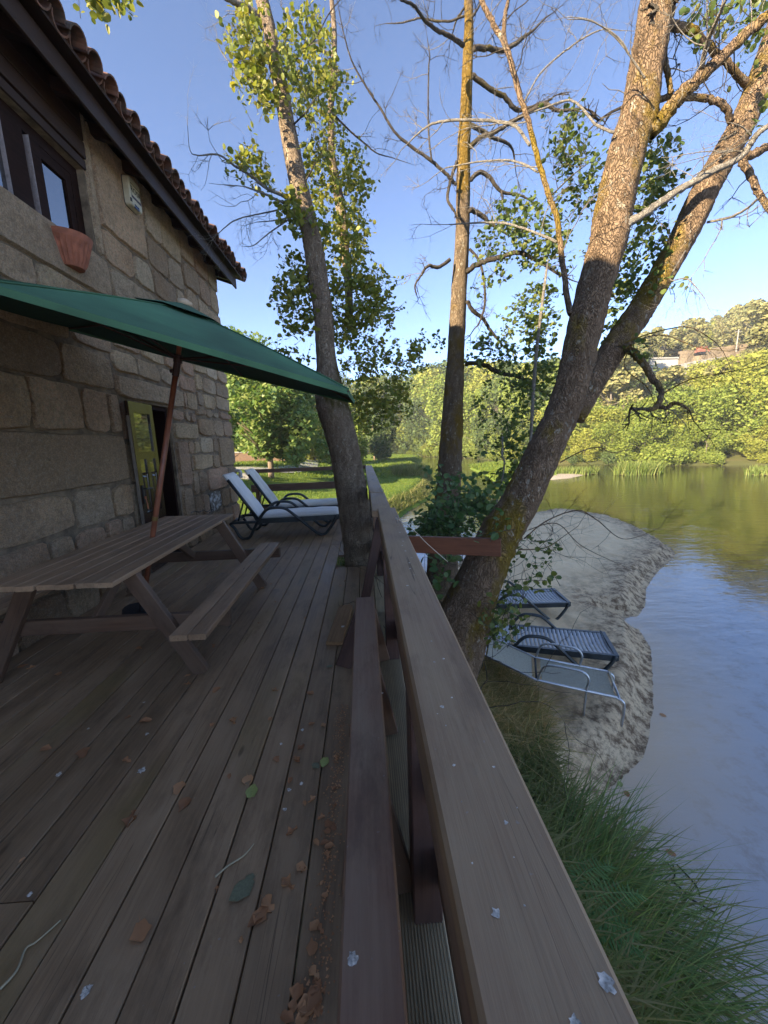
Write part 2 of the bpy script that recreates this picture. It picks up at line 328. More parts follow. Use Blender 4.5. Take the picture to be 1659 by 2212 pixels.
def water_mat():
    m, t, b = nodes('river_water'); tc = t.nodes.new('ShaderNodeTexCoord')
    mp = t.nodes.new('ShaderNodeMapping'); t.links.new(tc.outputs['Object'], mp.inputs[0]); mp.inputs['Rotation'].default_value = (0, 0, R(35)); mp.inputs['Scale'].default_value = (.55, 1.5, 1)
    n1 = noise(t, mp.outputs[0], 2.2, 3, .5); n2 = noise(t, mp.outputs[0], 9.0, 2, .5); n3 = noise(t, tc.outputs['Object'], .25, 3)
    big = noise(t, tc.outputs['Object'], .5, 4)
    sub = noise(t, tc.outputs['Object'], 4.5, 7, .7)
    sx = N(t, 'ShaderNodeSeparateXYZ'); t.links.new(tc.outputs['Object'], sx.inputs[0])
    far = math_(t, 'ADD', math_(t, 'ADD', math_(t, 'MULTIPLY', sx.outputs[0], .75), math_(t, 'MULTIPLY', sx.outputs[1], .55)), math_(t, 'MULTIPLY', big, 4.0))
    depth = N(t, 'ShaderNodeMapRange'); depth.inputs['From Min'].default_value = 6.5; depth.inputs['From Max'].default_value = 15.0; t.links.new(far, depth.inputs['Value'])
    c = ramp(t, big, [(.35, (.36, .37, .4)), (.65, (.46, .46, .48))])          # pale sandy bed seen through the shallows
    c = mix(t, ramp(t, sub, [(.5, (0, 0, 0)), (.66, (.55, .55, .55))]), c, (.17, .16, .15))
    at = N(t, 'ShaderNodeAttribute', attribute_name='shore'); c = mix(t, ramp(t, math_(t, 'ADD', at.outputs['Fac'], math_(t, 'MULTIPLY', math_(t, 'SUBTRACT', sub, .5), .35)), [(.0, (0, 0, 0)), (.95, (1, 1, 1))]), c, (.62, .46, .29))
    c = mix(t, depth.outputs[0], c, (.035, .034, .014))                       # deep river
    t.links.new(c, b.inputs['Base Color']); b.inputs['Roughness'].default_value = .02; b.inputs['IOR'].default_value = 1.45; b.inputs['Specular IOR Level'].default_value = .6
    h = math_(t, 'ADD', math_(t, 'MULTIPLY', n1, 1.0), math_(t, 'MULTIPLY', n2, .28)); h = math_(t, 'MULTIPLY', h, ramp(t, n3, [(.35, (.35, .35, .35)), (.65, (1, 1, 1))]))
    bump(t, b, h, .6, .032); return m
M_WATER = water_mat()
def sand_mat():
    m, t, b = nodes('sand'); tc = t.nodes.new('ShaderNodeTexCoord'); v = tc.outputs['Object']
    n = noise(t, v, 2.2, 6, .65); f = noise(t, v, 110, 3, .7)
    c = ramp(t, n, [(.3, (.8, .57, .32)), (.7, (.92, .69, .41))]); c = mix(t, ramp(t, f, [(.3, (.3, .3, .3)), (.55, (0, 0, 0))]), c, (.2, .16, .12))
    at = N(t, 'ShaderNodeAttribute', attribute_name='wet')
    deb = math_(t, 'MULTIPLY', at.outputs['Fac'], ramp(t, noise(t, v, 7, 7, .75), [(.44, (0, 0, 0)), (.58, (1, 1, 1))]))
    c = mix(t, math_(t, 'MULTIPLY', at.outputs['Fac'], .45), c, (.38, .28, .18)); c = mix(t, deb, c, (.17, .11, .065))
    t.links.new(c, b.inputs['Base Color']); b.inputs['Roughness'].default_value = .95; b.inputs['Specular IOR Level'].default_value = .1
    bump(t, b, math_(t, 'ADD', noise(t, v, 9, 6, .65), math_(t, 'MULTIPLY', f, .25)), .5, .04); return m
M_SAND = sand_mat()
def ground_mat(name, stops, sc1=1.2, b_=.5):
    m, t, b = nodes(name); tc = t.nodes.new('ShaderNodeTexCoord'); v = tc.outputs['Object']
    t.links.new(ramp(t, noise(t, v, sc1, 7, .65), stops), b.inputs['Base Color']); b.inputs['Roughness'].default_value = .95; b.inputs['Specular IOR Level'].default_value = .1
    bump(t, b, noise(t, v, 22, 6, .7), b_, .05); return m
M_LAWN = ground_mat('lawn_ground', [(.3, (.09, .14, .025)), (.5, (.12, .18, .03)), (.7, (.18, .21, .04))])
M_SOIL = ground_mat('bank_soil', [(.3, (.16, .125, .075)), (.5, (.24, .19, .11)), (.7, (.2, .19, .09))], 3)
M_HILL = ground_mat('hill_ground', [(.3, (.06, .075, .025)), (.55, (.1, .1, .035)), (.7, (.19, .12, .065))], .15)

# ------------------------------------------------------------------ ground, river, banks
WZ = -1.95
def poly_sd(P, X, Y):
    """signed distance to polygon, positive inside"""
    P = np.asarray(P, float); d = np.full(X.shape, 1e9); ins = np.zeros(X.shape, bool)
    for i in range(len(P)):
        a = P[i]; b = P[(i+1) % len(P)]; e = b-a
        t = np.clip(((X-a[0])*e[0]+(Y-a[1])*e[1])/(e@e), 0, 1)
        d = np.minimum(d, np.hypot(X-a[0]-t*e[0], Y-a[1]-t*e[1]))
        c = ((a[1] > Y) != (b[1] > Y)); xx = (b[0]-a[0])*(Y-a[1])/(b[1]-a[1]+1e-12)+a[0]; ins ^= c & (X < xx)
    return np.where(ins, d, -d)
def vnoise(X, Y, s, seed=0):
    """value noise"""
    g = np.random.default_rng(seed).random((64, 64)); x = X*s; y = Y*s; i = np.floor(x).astype(int); j = np.floor(y).astype(int); u = x-i; v = y-j
    u = u*u*(3-2*u); v = v*v*(3-2*v); q = lambda a, b: g[a % 64, b % 64]
    return q(i, j)*(1-u)*(1-v)+q(i+1, j)*u*(1-v)+q(i, j+1)*(1-u)*v+q(i+1, j+1)*u*v
def fbm(X, Y, s, seed=0, o=4): return sum(vnoise(X, Y, s*2**k_, seed+k_)*.5**k_ for k_ in range(o))/1.9
def sst(a, b, x): t = np.clip((x-a)/(b-a), 0, 1); return t*t*(3-2*t)
SHORE = [(8.42, 16.96), (9.35, 16.28), (9.89, 14.55), (9.66, 12.46), (9.12, 10.77), (8.71, 10.11), (7.25, 8.92), (6.23, 7.95), (5.53, 7.04), (5.05, 6.62), (4.55, 6.72), (4.75, 6.14), (4.51, 5.54), (4.0, 4.83), (3.52, 4.19), (3.13, 3.75), (2.83, 3.45), (2.38, 3.2), (2.0, 3.0), (1.75, 2.4), (1.6, 1.6), (1.5, 0), (1.3, -8)]
BANK = SHORE+[(-9, -8), (-9, 9.5), (.4, 8.6), (2.0, 9.6), (4, 12.5), (6, 15.6)]
LAWN = [(.2, 9.4), (.3, 12.0), (.9, 15.3), (1.69, 18.2), (3.73, 22.8), (5.33, 29.3), (7.0, 42), (7.6, 56), (10, 68), (12, 80), (6, 92), (-10, 97), (-90, 100), (-90, 9.2)]
SPIT = [(9.2, 26), (11, 34), (12.4, 46), (19, 52), (21, 50), (15, 40), (12.5, 31), (10.8, 26.2)]
FARB = [(75, 18), (52, 30), (39.5, 36), (31, 41), (24, 49), (21, 60), (20, 72), (12, 92), (0, 104), (-20, 110), (-120, 112), (-120, 500), (450, 500), (450, -40), (120, -30)]
def bank_h(X, Y):
    sd = poly_sd(BANK, X, Y); h = WZ-.55+.55*sst(-1.2, 0, sd)
    h = h+(.30*sst(0, .42, sd)+.06*sst(.4, 2.5, sd))*(sd > 0)
    h = h+(sd > .1)*((fbm(X, Y, 1.1, 3)-.5)*.12+(fbm(X, Y, 4.2, 9, 3)-.5)*.1)*sst(0, .5, sd)
    ridge = 1.95+.25*np.sin(Y*1.3)
    up = sst(0, 1.5, (ridge-.5-X))*sst(9.5, 6.0, Y)*1.0
    return h+up*(sd > 0)
def lawn_h(X, Y):
    sd = poly_sd(LAWN, X, Y)
    return np.where(sd > 0, WZ+.08+.62*sst(0, 1.3, sd)+.1*(fbm(X, Y, .5, 5)-.5)+1.25*sst(-1.5, -10, X)*sst(8, 22, Y), WZ-.3+.3*sst(-1, 0, sd))
def hill_h(X, Y):
    sd = poly_sd(FARB, X, Y); amp = 3+14*sst(24, 52, X)+4*sst(60, 110, X)
    return np.where(sd > 0, WZ+.45*sst(0, 1.5, sd)+amp*(1-np.exp(-np.maximum(sd-4, 0)/38))+1.2*(fbm(X, Y, .06, 8)-.5)*sst(3, 15, sd), WZ-.8+.8*sst(-3, 0, sd))
def sheet(name, hf, xs, ys, mat, keep=None, attr=None):
    X, Y = np.meshgrid(xs, ys); Z = hf(X, Y); V = np.stack([X, Y, Z], -1).reshape(-1, 3); ny, nx = X.shape
    i = (np.arange(ny-1)[:, None]*nx+np.arange(nx-1)[None, :]).ravel(); F = np.stack([i, i+1, i+nx+1, i+nx], 1)
    if keep is not None:
        kk = keep(X, Y).ravel(); F = F[kk[F].any(1)]
    m = mesh(name, V, F, mat, True)
    if attr is not None:
        a = m.attributes.new('wet', 'FLOAT', 'POINT'); a.data.foreach_set('value', attr(X, Y).ravel().astype(np.float32))
    return link(name, m, kind='structure')
g = np.sinh(np.linspace(-4.2, 4.2, 90))/math.sinh(4.2)
V_ = MB().add([(-380, -330, -3.2), (580, -330, -3.2), (580, 630, -3.2), (-380, 630, -3.2)], [(0, 1, 2, 3)])
V_.build('ground', M_SOIL, kind='structure')
def wet(X, Y):
    sd = poly_sd(BANK, X, Y); return np.clip(sst(1.35, .25, sd+.7*(fbm(X, Y, 1.5, 21)-.5))*sst(1.4, 2.4, X), 0, 1)
sheet('sand_beach', bank_h, np.arange(1.2, 10.6, .055), np.arange(2.4, 17.6, .055), M_SAND, lambda X, Y: poly_sd(BANK, X, Y) > -.8, wet)
sheet('river_bank', lambda X, Y: bank_h(X, Y)+.02*sst(2.1, 1.7, X)-.25*sst(1.7, 2.3, X)*(Y > 2.6), np.arange(-8, 2.6, .1), np.arange(-7, 10, .1), M_SOIL, lambda X, Y: (poly_sd(BANK, X, Y) > -.8))
sheet('lawn', lawn_h, np.concatenate([np.arange(-90, -12, 2.0), np.arange(-12, 14, .25)]), np.concatenate([np.arange(8.6, 40, .25), np.arange(40, 101, 1.0)]), M_LAWN, lambda X, Y: poly_sd(LAWN, X, Y) > -1.2)
sheet('grassy_spit', lambda X, Y: WZ-.4+.75*sst(-.6, .8, poly_sd(SPIT, X, Y)), np.arange(8.4, 22, .4), np.arange(25, 53, .4), M_LAWN, lambda X, Y: poly_sd(SPIT, X, Y) > -.8)
sheet('hillside', hill_h, np.concatenate([np.arange(-120, 120, 2.0), np.arange(120, 460, 12.0)]), np.concatenate([np.arange(-40, 130, 2.0), np.arange(130, 510, 12.0)]), M_HILL, lambda X, Y: poly_sd(FARB, X, Y) > -5)
GB = [(14.2, 29.6), (15.3, 33), (18.4, 36.6), (21.4, 36), (20.9, 34), (17.5, 31)]
sheet('gravel_bar', lambda X, Y: WZ-.2+.3*sst(-.4, 1.2, poly_sd(GB, X, Y))+.05*fbm(X, Y, 2, 2), np.arange(13, 23, .25), np.arange(28, 38, .25), M_ROCK, lambda X, Y: poly_sd(GB, X, Y) > -.6)
pth = [(-22, 29), (-12, 27.5), (-7.5, 29.5), (-6.2, 33), (-6, 40), (-8, 58)]
pv = []
for i, p in enumerate(spline([(x, y, 0) for x, y in pth], 8)):
    pv.append(p)
pv = np.array(pv); T_, N_, B_ = frames(pv); mb = MB(); VV = []
for p, t_ in zip(pv, T_):
    nn = np.array([-t_[1], t_[0], 0])
    for s in (-1.1, 1.1): q = p+nn*s; VV.append((q[0], q[1], float(lawn_h(np.array([q[0]]), np.array([q[1]]))[0])+.05))
mb.add(VV, [(2*i, 2*i+1, 2*i+3, 2*i+2) for i in range(len(pv)-1)]); mb.build('footpath', M_PATH, kind='structure')
def shore_att(X, Y): return np.clip(1.0+poly_sd(BANK, X, Y)/1.3, 0, 1)*(np.abs(X) < 16)*(Y < 20)*(Y > -9)
xs_ = np.concatenate([[-370, -100, -20], np.arange(-10, 12.1, .2), [16, 30, 100, 570]]); ys_ = np.concatenate([[-320, -60, -9], np.arange(-6, 19.1, .2), [24, 60, 150, 620]])
X, Y = np.meshgrid(xs_, ys_); V = np.stack([X, Y, np.full(X.shape, WZ)], -1).reshape(-1, 3); ny, nx = X.shape
i = (np.arange(ny-1)[:, None]*nx+np.arange(nx-1)[None, :]).ravel(); rv = mesh('river', V, np.stack([i, i+1, i+nx+1, i+nx], 1), M_WATER); at_ = rv.attributes.new('shore', 'FLOAT', 'POINT'); at_.data.foreach_set('value', shore_att(X, Y).ravel().astype(np.float32))
link('river', rv, kind='structure')
def gh(f, x, y): return float(f(np.array([float(x)]), np.array([float(y)]))[0])

# thin evening haze over the valley: one closed box round everything
hm_ = bpy.data.materials.new('haze'); hm_.use_nodes = True; ht = hm_.node_tree; ht.nodes.remove(ht.nodes['Principled BSDF']); pv_ = ht.nodes.new('ShaderNodeVolumePrincipled')
pv_.inputs['Color'].default_value = (.95, .96, 1, 1); pv_.inputs['Density'].default_value = .0007; ht.links.new(pv_.outputs[0], ht.nodes['Material Output'].inputs['Volume'])
MB().box((-390, -340, -4.2), (590, 640, 46)).build('haze', hm_, kind='stuff')

# ------------------------------------------------------------------ boards
def board(name, p0, p1, wd, th, mat, parent=None, up=(0, 0, 1), ch=.004, nseg=1):
    """a board from p0 to p1; wd across, th along 'up'; local Y runs along it"""
    p0 = Vector(p0); p1 = Vector(p1); y = (p1-p0); L = y.length; y.normalize(); z = Vector(up); z = (z-y*z.dot(y)).normalized(); x = y.cross(z)
    a, b, c = wd/2, th/2, min(ch, wd/3, th/3)
    sec = [(-a+c, -b), (a-c, -b), (a, -b+c), (a, b-c), (a-c, b), (-a+c, b), (-a, b-c), (-a, -b+c)]
    V = [(sx, yy, sz) for yy in (-L/2, L/2) for sx, sz in sec]
    F = [(i, (i+1) % 8, 8+(i+1) % 8, 8+i) for i in range(8)]; F = [f[::-1] for f in F]+[tuple(range(8)), tuple(range(15, 7, -1))]
    M = Matrix.Translation((p0+p1)/2) @ Matrix((x, y, z)).transposed().to_4x4()
    return link(name, mesh(name, V, F, mat), M, parent)

# ------------------------------------------------------------------ deck
deck = tag(link('deck', mesh('deck', *(lambda b: (b.V, b.F))(MB().box((-2.66, -2.4, -.24), (-1.2, 9.05, -.12)).box((-1.1, -2.4, -.24), (-.42, 4.4, -.12)).box((.03, -2.4, -.3), (.2, 9.05, -.06))), M_TLEG)), kind='structure')
pitch = .1517; x0s = [-.41+pitch*i for i in range(-15, 5)]
for i, xa in enumerate(x0s):
    xb = xa+pitch-.006; xm = (xa+xb)/2; cuts = [(-2.4, 9.02)]
    if -.45 < xa < .0: cuts = [(-2.4, 4.52), (5.05, 9.02)]
    elif i % 5 == 1: cuts = [(-2.4, 3.9), (3.906, 9.02)]
    elif i % 4 == 2: cuts = [(-2.4, 5.6), (5.606, 9.02)]
    elif i % 6 == 3: cuts = [(-2.4, 1.1), (1.106, 9.02)]
    for y0, y1 in cuts:
        dz = random.uniform(-.003, .002)
        board('plank', (xm, y0, -.0145+dz), (xm, y1, -.0145+dz), xb-xa, .029, M_DECK if xa < .03 else M_GROOVE, deck, ch=.003)
# grooves of the pale edge board
mb = MB()
for k_ in range(14):
    x = .055+k_*.0098; mb.box((x, -1.2, -.003), (x+.0045, 3.2, .0035))
mb.build('groove_ridges', M_GROOVE, deck)['kind'] = 'stuff'

# ------------------------------------------------------------------ railing along the river
rail = thing('wooden_railing', (.15, 2.5, 0), 'long river-side deck railing with wide grey top rail spotted with bird droppings', 'railing')
tops = []
tops.append(board('top_rail', (.1485, -1.3, .955), (.1505, 2.945, .955), .138, .05, M_RAILTOP, rail, ch=.006))
tops.append(board('top_rail', (.118, 3.0, .925), (.118, 4.12, .925), .158, .05, M_RAILTOP, rail, ch=.006))
tops.append(board('top_rail', (.112, 4.135, .928), (.085, 9.25, .928), .158, .05, M_RAILTOP, rail, ch=.006))
board('rail_apron', (.098, -1.3, .88), (.098, 2.93, .88), .024, .1, M_REDGREY, rail)
board('rail_apron', (.06, 3.0, .85), (.03, 9.2, .85), .024, .1, M_REDGREY, rail)
for y in (-.55, .95, 2.44, 4.15, 5.9, 7.6, 9.05):
    xx = .14-.006*max(0, y-3); b0 = board('post', (xx, y+.05, -.2), (xx, y+.05, .9), .09, .11, M_RED, rail, up=(0, 1, 0))
for z in (.22, .52):
    board('mid_rail', (.185, -1.3, z), (.185, 2.95, z), .03, .14, M_REDGREY, rail)
    board('mid_rail', (.16, 3.0, z), (.13, 9.2, z), .03, .14, M_RED, rail)
board('brace', (-.105, 2.86, 0), (.1, 2.86, .9), .07, .04, M_RED, rail, up=(0, 1, 0))
fence = thing('wooden_railing', (-1.2, 8.95, 0), 'dark brown three-bar railing closing the far end of the deck', 'railing')
for z, h in ((.93, .085), (.54, .16), (.1, .12)):
    board('rail_bar', (-2.62, 8.9, z), (.02, 9.12, z), .04, h, M_TLEG, fence)
for x in (-2.5, -.25): board('post', (x, 9.0+.08*(x+2.5)/2.6, -.2), (x, 9.0+.08*(x+2.5)/2.6, .97), .09, .09, M_TLEG, fence, up=(0, 1, 0))

def blob(r, n=15, h=.0004, ecc=1.0):
    a = np.arange(n)*2*np.pi/n; rr = r*(.45+.5*rng.random(n))
    V = [(0, 0, h*1.6)]+[(rr[i]*.55*math.cos(a[i]), rr[i]*.55*math.sin(a[i])*ecc, h) for i in range(n)]+[(rr[i]*math.cos(a[i]), rr[i]*math.sin(a[i])*ecc, 0.0003) for i in range(n)]
    F = [(0, 1+i, 1+(i+1) % n) for i in range(n)]+[(1+i, 1+n+i, 1+n+(i+1) % n, 1+(i+1) % n) for i in range(n)]
    return V, F
def drop(px, py, rpx, z, parent, name='bird_dropping'):
    p = uz(px, py, z); d = np.linalg.norm(p-EYE); V, F = blob(.85*rpx*d/FPX)
    link(name, mesh(name, V, F, M_DROP), Matrix.Translation(Vector(p)), parent)
for x, y, r in [(1072, 1972, 11), (1310, 2124, 16), (1243, 2210, 12), (1093, 1777, 6), (981, 1653, 5), (1067, 1657, 4), (955, 1527, 6), (976, 1507, 3.5), (938, 1430, 4), (958, 1423, 4), (932, 1385, 3), (963, 1567, 2.5), (945, 1542, 2)]:
    drop(x, y, r, .9805, tops[0])
for x, y, r in [(880, 1265, 4), (889, 1205, 4), (885, 1216, 3.5), (876, 1190, 4), (869, 1178, 3), (871, 1169, 3.5), (864, 1150, 3), (860, 1138, 2.5), (886, 1228, 3), (895, 1242, 2.5), (1110, 1852, 2), (1117, 1745, 2), (1133, 1956, 2.5), (997, 1732, 2), (1020, 1865, 2.5)]:
    drop(x, y, r, .9805, tops[0])
# eye hook and rope
hk = thing('eye_hook', uz(858, 1130, .98), 'small steel eye hook screwed into the near top rail', 'hook')
a = np.linspace(0, 2*math.pi, 13); p = np.array(uz(858, 1130, .98))
MB().tube([p, p+(0, 0, .025)], .003, 6).build('shank', M_STEEL, hk)
MB().tube([p+(.011*math.cos(t), 0, .035+.011*math.sin(t)) for t in a], .0025, 6).build('ring', M_STEEL, hk)
hk2 = thing('eye_hook', uz(826, 1066, .95), 'tiny steel eye hook where two far top rails meet', 'hook'); p2 = np.array(uz(826, 1066, .95))
MB().tube([p2, p2+(0, 0, .02)], .004, 6).build('shank', M_STEEL, hk2)
MB().tube([p2+(.013*math.cos(t), 0, .033+.013*math.sin(t)) for t in a], .003, 6).build('ring', M_STEEL, hk2)
tag(MB().tube(spline([p+(0, 0, .03), p+(.1, .02, -.05), p+(.2, .05, -.16), p+(.34, .1, -.3)], 6), .003, 6).build('rope', M_ROPE, smooth=True), 'pale cord tied to the eye hook and stretched to the trees', 'rope')
# board nailed between railing and big tree
tag(board('tie_board', (.2, 2.93, .695), (.94, 2.6, .72), .035, .13, M_BOARD), 'reddish brown board nailed from the railing to the leaning tree', 'board')

# ------------------------------------------------------------------ bench at the railing
bench = thing('plank_bench', (-.03, 1.2, 0), 'narrow dark red plank bench along the foot of the railing', 'bench')
seat = board('seat_plank', (-.02, -1.3, .42), (-.037, 2.5, .42), .13, .04, M_REDGREY, bench, ch=.006)
board('seat_apron', (-.075, -1.3, .35), (-.09, 2.44, .35), .022, .09, M_RED, bench)
board('leg', (-.2, 2.38, 0.01), (-.05, 2.38, .39), .11, .04, M_RED, bench, up=(0, 1, 0))
for y in (.25, 1.0, 1.7, 2.38):
    board('leg', (.065, y+.045, 0.01), (-.02, y+.045, .39), .1, .04, M_TLEG, bench, up=(0, 1, 0))
    board('leg', (-.09, y+.045, 0.01), (-.05, y+.045, .3), .1, .04, M_TLEG, bench, up=(0, 1, 0))
drop(762, 2072, 13, .4405, seat); drop(826, 1497, 3, .4405, seat)
off = tag(board('tan_board', (-.285, 2.67, .016), (-.225, 3.32, .016), .125, .03, M_OFFCUT), 'short tan board with a white dropping lying on the deck by the bench end', 'board')
drop(741, 1353, 5.5, .0315, off)

# ------------------------------------------------------------------ picnic table and umbrella
tb = thing('picnic_table', (-1.83, 3.25, 0), 'weathered brown wooden picnic table with attached benches', 'picnic table')
for i in range(7):
    xa = -2.21+i*.1088; board('top_plank', (xa+.0505, 2.15+.01*(i % 2), .735), (xa+.0505-.04, 4.33-.008*(i % 3), .735), .1005, .03, M_TABLE, tb)
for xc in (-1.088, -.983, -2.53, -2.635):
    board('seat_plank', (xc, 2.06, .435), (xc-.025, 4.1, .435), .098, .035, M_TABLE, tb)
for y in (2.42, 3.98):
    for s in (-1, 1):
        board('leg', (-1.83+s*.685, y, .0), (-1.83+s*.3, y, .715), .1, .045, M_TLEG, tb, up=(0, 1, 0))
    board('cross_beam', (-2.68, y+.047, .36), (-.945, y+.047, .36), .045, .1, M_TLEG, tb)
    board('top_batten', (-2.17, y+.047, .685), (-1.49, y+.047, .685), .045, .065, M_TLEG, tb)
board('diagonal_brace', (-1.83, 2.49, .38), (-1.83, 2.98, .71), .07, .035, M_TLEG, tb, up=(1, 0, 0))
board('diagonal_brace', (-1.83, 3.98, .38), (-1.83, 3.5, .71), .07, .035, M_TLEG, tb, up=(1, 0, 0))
tag(MB().tube(spline([uz(x, y, .757) for x, y in [(413, 1108), (420, 1104), (430, 1106), (440, 1102), (447, 1106), (455, 1101), (462, 1103), (452, 1107)]], 5), .004, 5).build('cable', M_BLACK, smooth=True), 'thin dark loop of cable lying on the far end of the picnic table', 'cable')

um = thing('patio_umbrella', (-1.87, 3.27, 0), 'green tilted patio umbrella standing through the picnic table', 'umbrella')
pt = np.array([-1.835, 3.29, .75]); pole1 = np.array(uy(384, 776, 3.25)); dirp = pole1-pt; dirp /= np.linalg.norm(dirp); pole0 = pt-dirp*.74
MB().tube([pole0, pole1], .021, 12).build('pole', M_POLE, um, True)
MB().tube([pole0-(0, 0, .0), pole0+dirp*.05], .15, 16).tube([pole0+dirp*.05, pole0+dirp*.2], .032, 12).build('base_weight', M_BLACK, um)
MB().tube([pt+dirp*.15, pt+dirp*.185], .0235, 12).build('collar', flat('brass_collar', (.3, .2, .07), .4, .6), um)
MB().tube([pole1-dirp*.13, pole1+dirp*.02], .026, 12).tube([pole1-dirp*.09+np.array([-.045, 0, 0]), pole1-dirp*.09], .014, 8).build('tilt_joint', M_RIB, um)
UAX = np.array([math.sin(.272), -math.sin(.06), math.cos(.272)]); UAX /= np.linalg.norm(UAX)          # tilted axis
UE = np.array([UAX[2], 0, -UAX[0]]); UE /= np.linalg.norm(UE); UN = np.cross(UAX, UE)
NR, RR, RISE = 6, 1.582, .308
UC = np.array([-1.397, 3.215, 2.219]); APEX = UC+UAX*RISE
MB().tube([pole1, APEX-UAX*.02], .018, 10).build('upper_pole', M_POLE, um, True)
def rim(k_, r=RR, drop_=0.0):
    an = (k_+.512)*2*math.pi/NR; return UC+r*(math.cos(an)*UE+math.sin(an)*UN)-UAX*drop_
for lo in (0, 1):
    mb = MB(); V = []; F = []
    ts = np.linspace(0, 1, 7); ss = np.linspace(0, 1, 7); q0 = 0
    for k_ in range(NR):
        q0 = len(V)
        for t_ in ts:
            for s_ in ss:
                p_ = APEX*(1-t_)+(rim(k_)*(1-s_)+rim(k_+1)*s_)*t_
                sag = -.02*t_*math.sin(math.pi*s_)+.012*math.sin(math.pi*t_)+.006*math.sin(9*t_+k_)*math.sin(math.pi*s_)
                V.append(p_+UAX*sag-UAX*(.004 if lo else 0))
        F += [(q0+i*7+j, q0+i*7+j+1, q0+(i+1)*7+j+1, q0+(i+1)*7+j) for i in range(6) for j in range(6)]
    if lo == 0:
        V0, F0 = V, F
    else:
        mbc = MB().add(V0, F0); MB().add(V, [f[::-1] for f in F]).build('canopy_shaded_side', M_CANVAS_SHADE, um, True)
        # hem hanging from the rim
        hv = []
        for k_ in range(NR):
            for s_ in np.linspace(0, 1, 4): q = rim(k_)*(1-s_)+rim(k_+1)*s_; hv += [q, q-UAX*.03+np.array(rim(k_)-UC)*0]
        mbc.add(hv, [(k_*8+2*i, k_*8+2*i+1, k_*8+2*i+3, k_*8+2*i+2) for k_ in range(NR) for i in range(3)])
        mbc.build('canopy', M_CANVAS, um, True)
vv = []
for k_ in range(NR):
    vv.append(APEX+(rim(k_)-APEX)*.2+UAX*.03)
MB().add([APEX+UAX*.045]+vv, [(0, 1+i, 1+(i+1) % NR) for i in range(NR)]).build('vent_flap', M_CANVAS, um, True)
for k_ in range(NR): MB().tube([APEX+(rim(k_)-APEX)*t_+UAX*(.004+.012*math.sin(math.pi*t_)) for t_ in np.linspace(.05, 1, 9)], .005, 5).build('seam', M_CANVAS, um, True)
MB().tube([APEX+UAX*.03, APEX+UAX*.06, APEX+UAX*.075], [.055, .05, .015], 12).build('finial_cap', M_CAPB, um, True)
hub = APEX-UAX*.36
for k_ in range(NR):
    e = rim(k_)-UAX*.012; s0 = APEX-UAX*.05
    MB().tube([s0, e], .008, 5).build('rib', M_RIB, um)
    MB().tube([hub, s0+(e-s0)*.55-UAX*.01], .007, 5).build('stretcher', M_RIB, um)
MB().tube([hub-UAX*.03, hub+UAX*.03], .032, 10).build('hub', M_RIB, um)

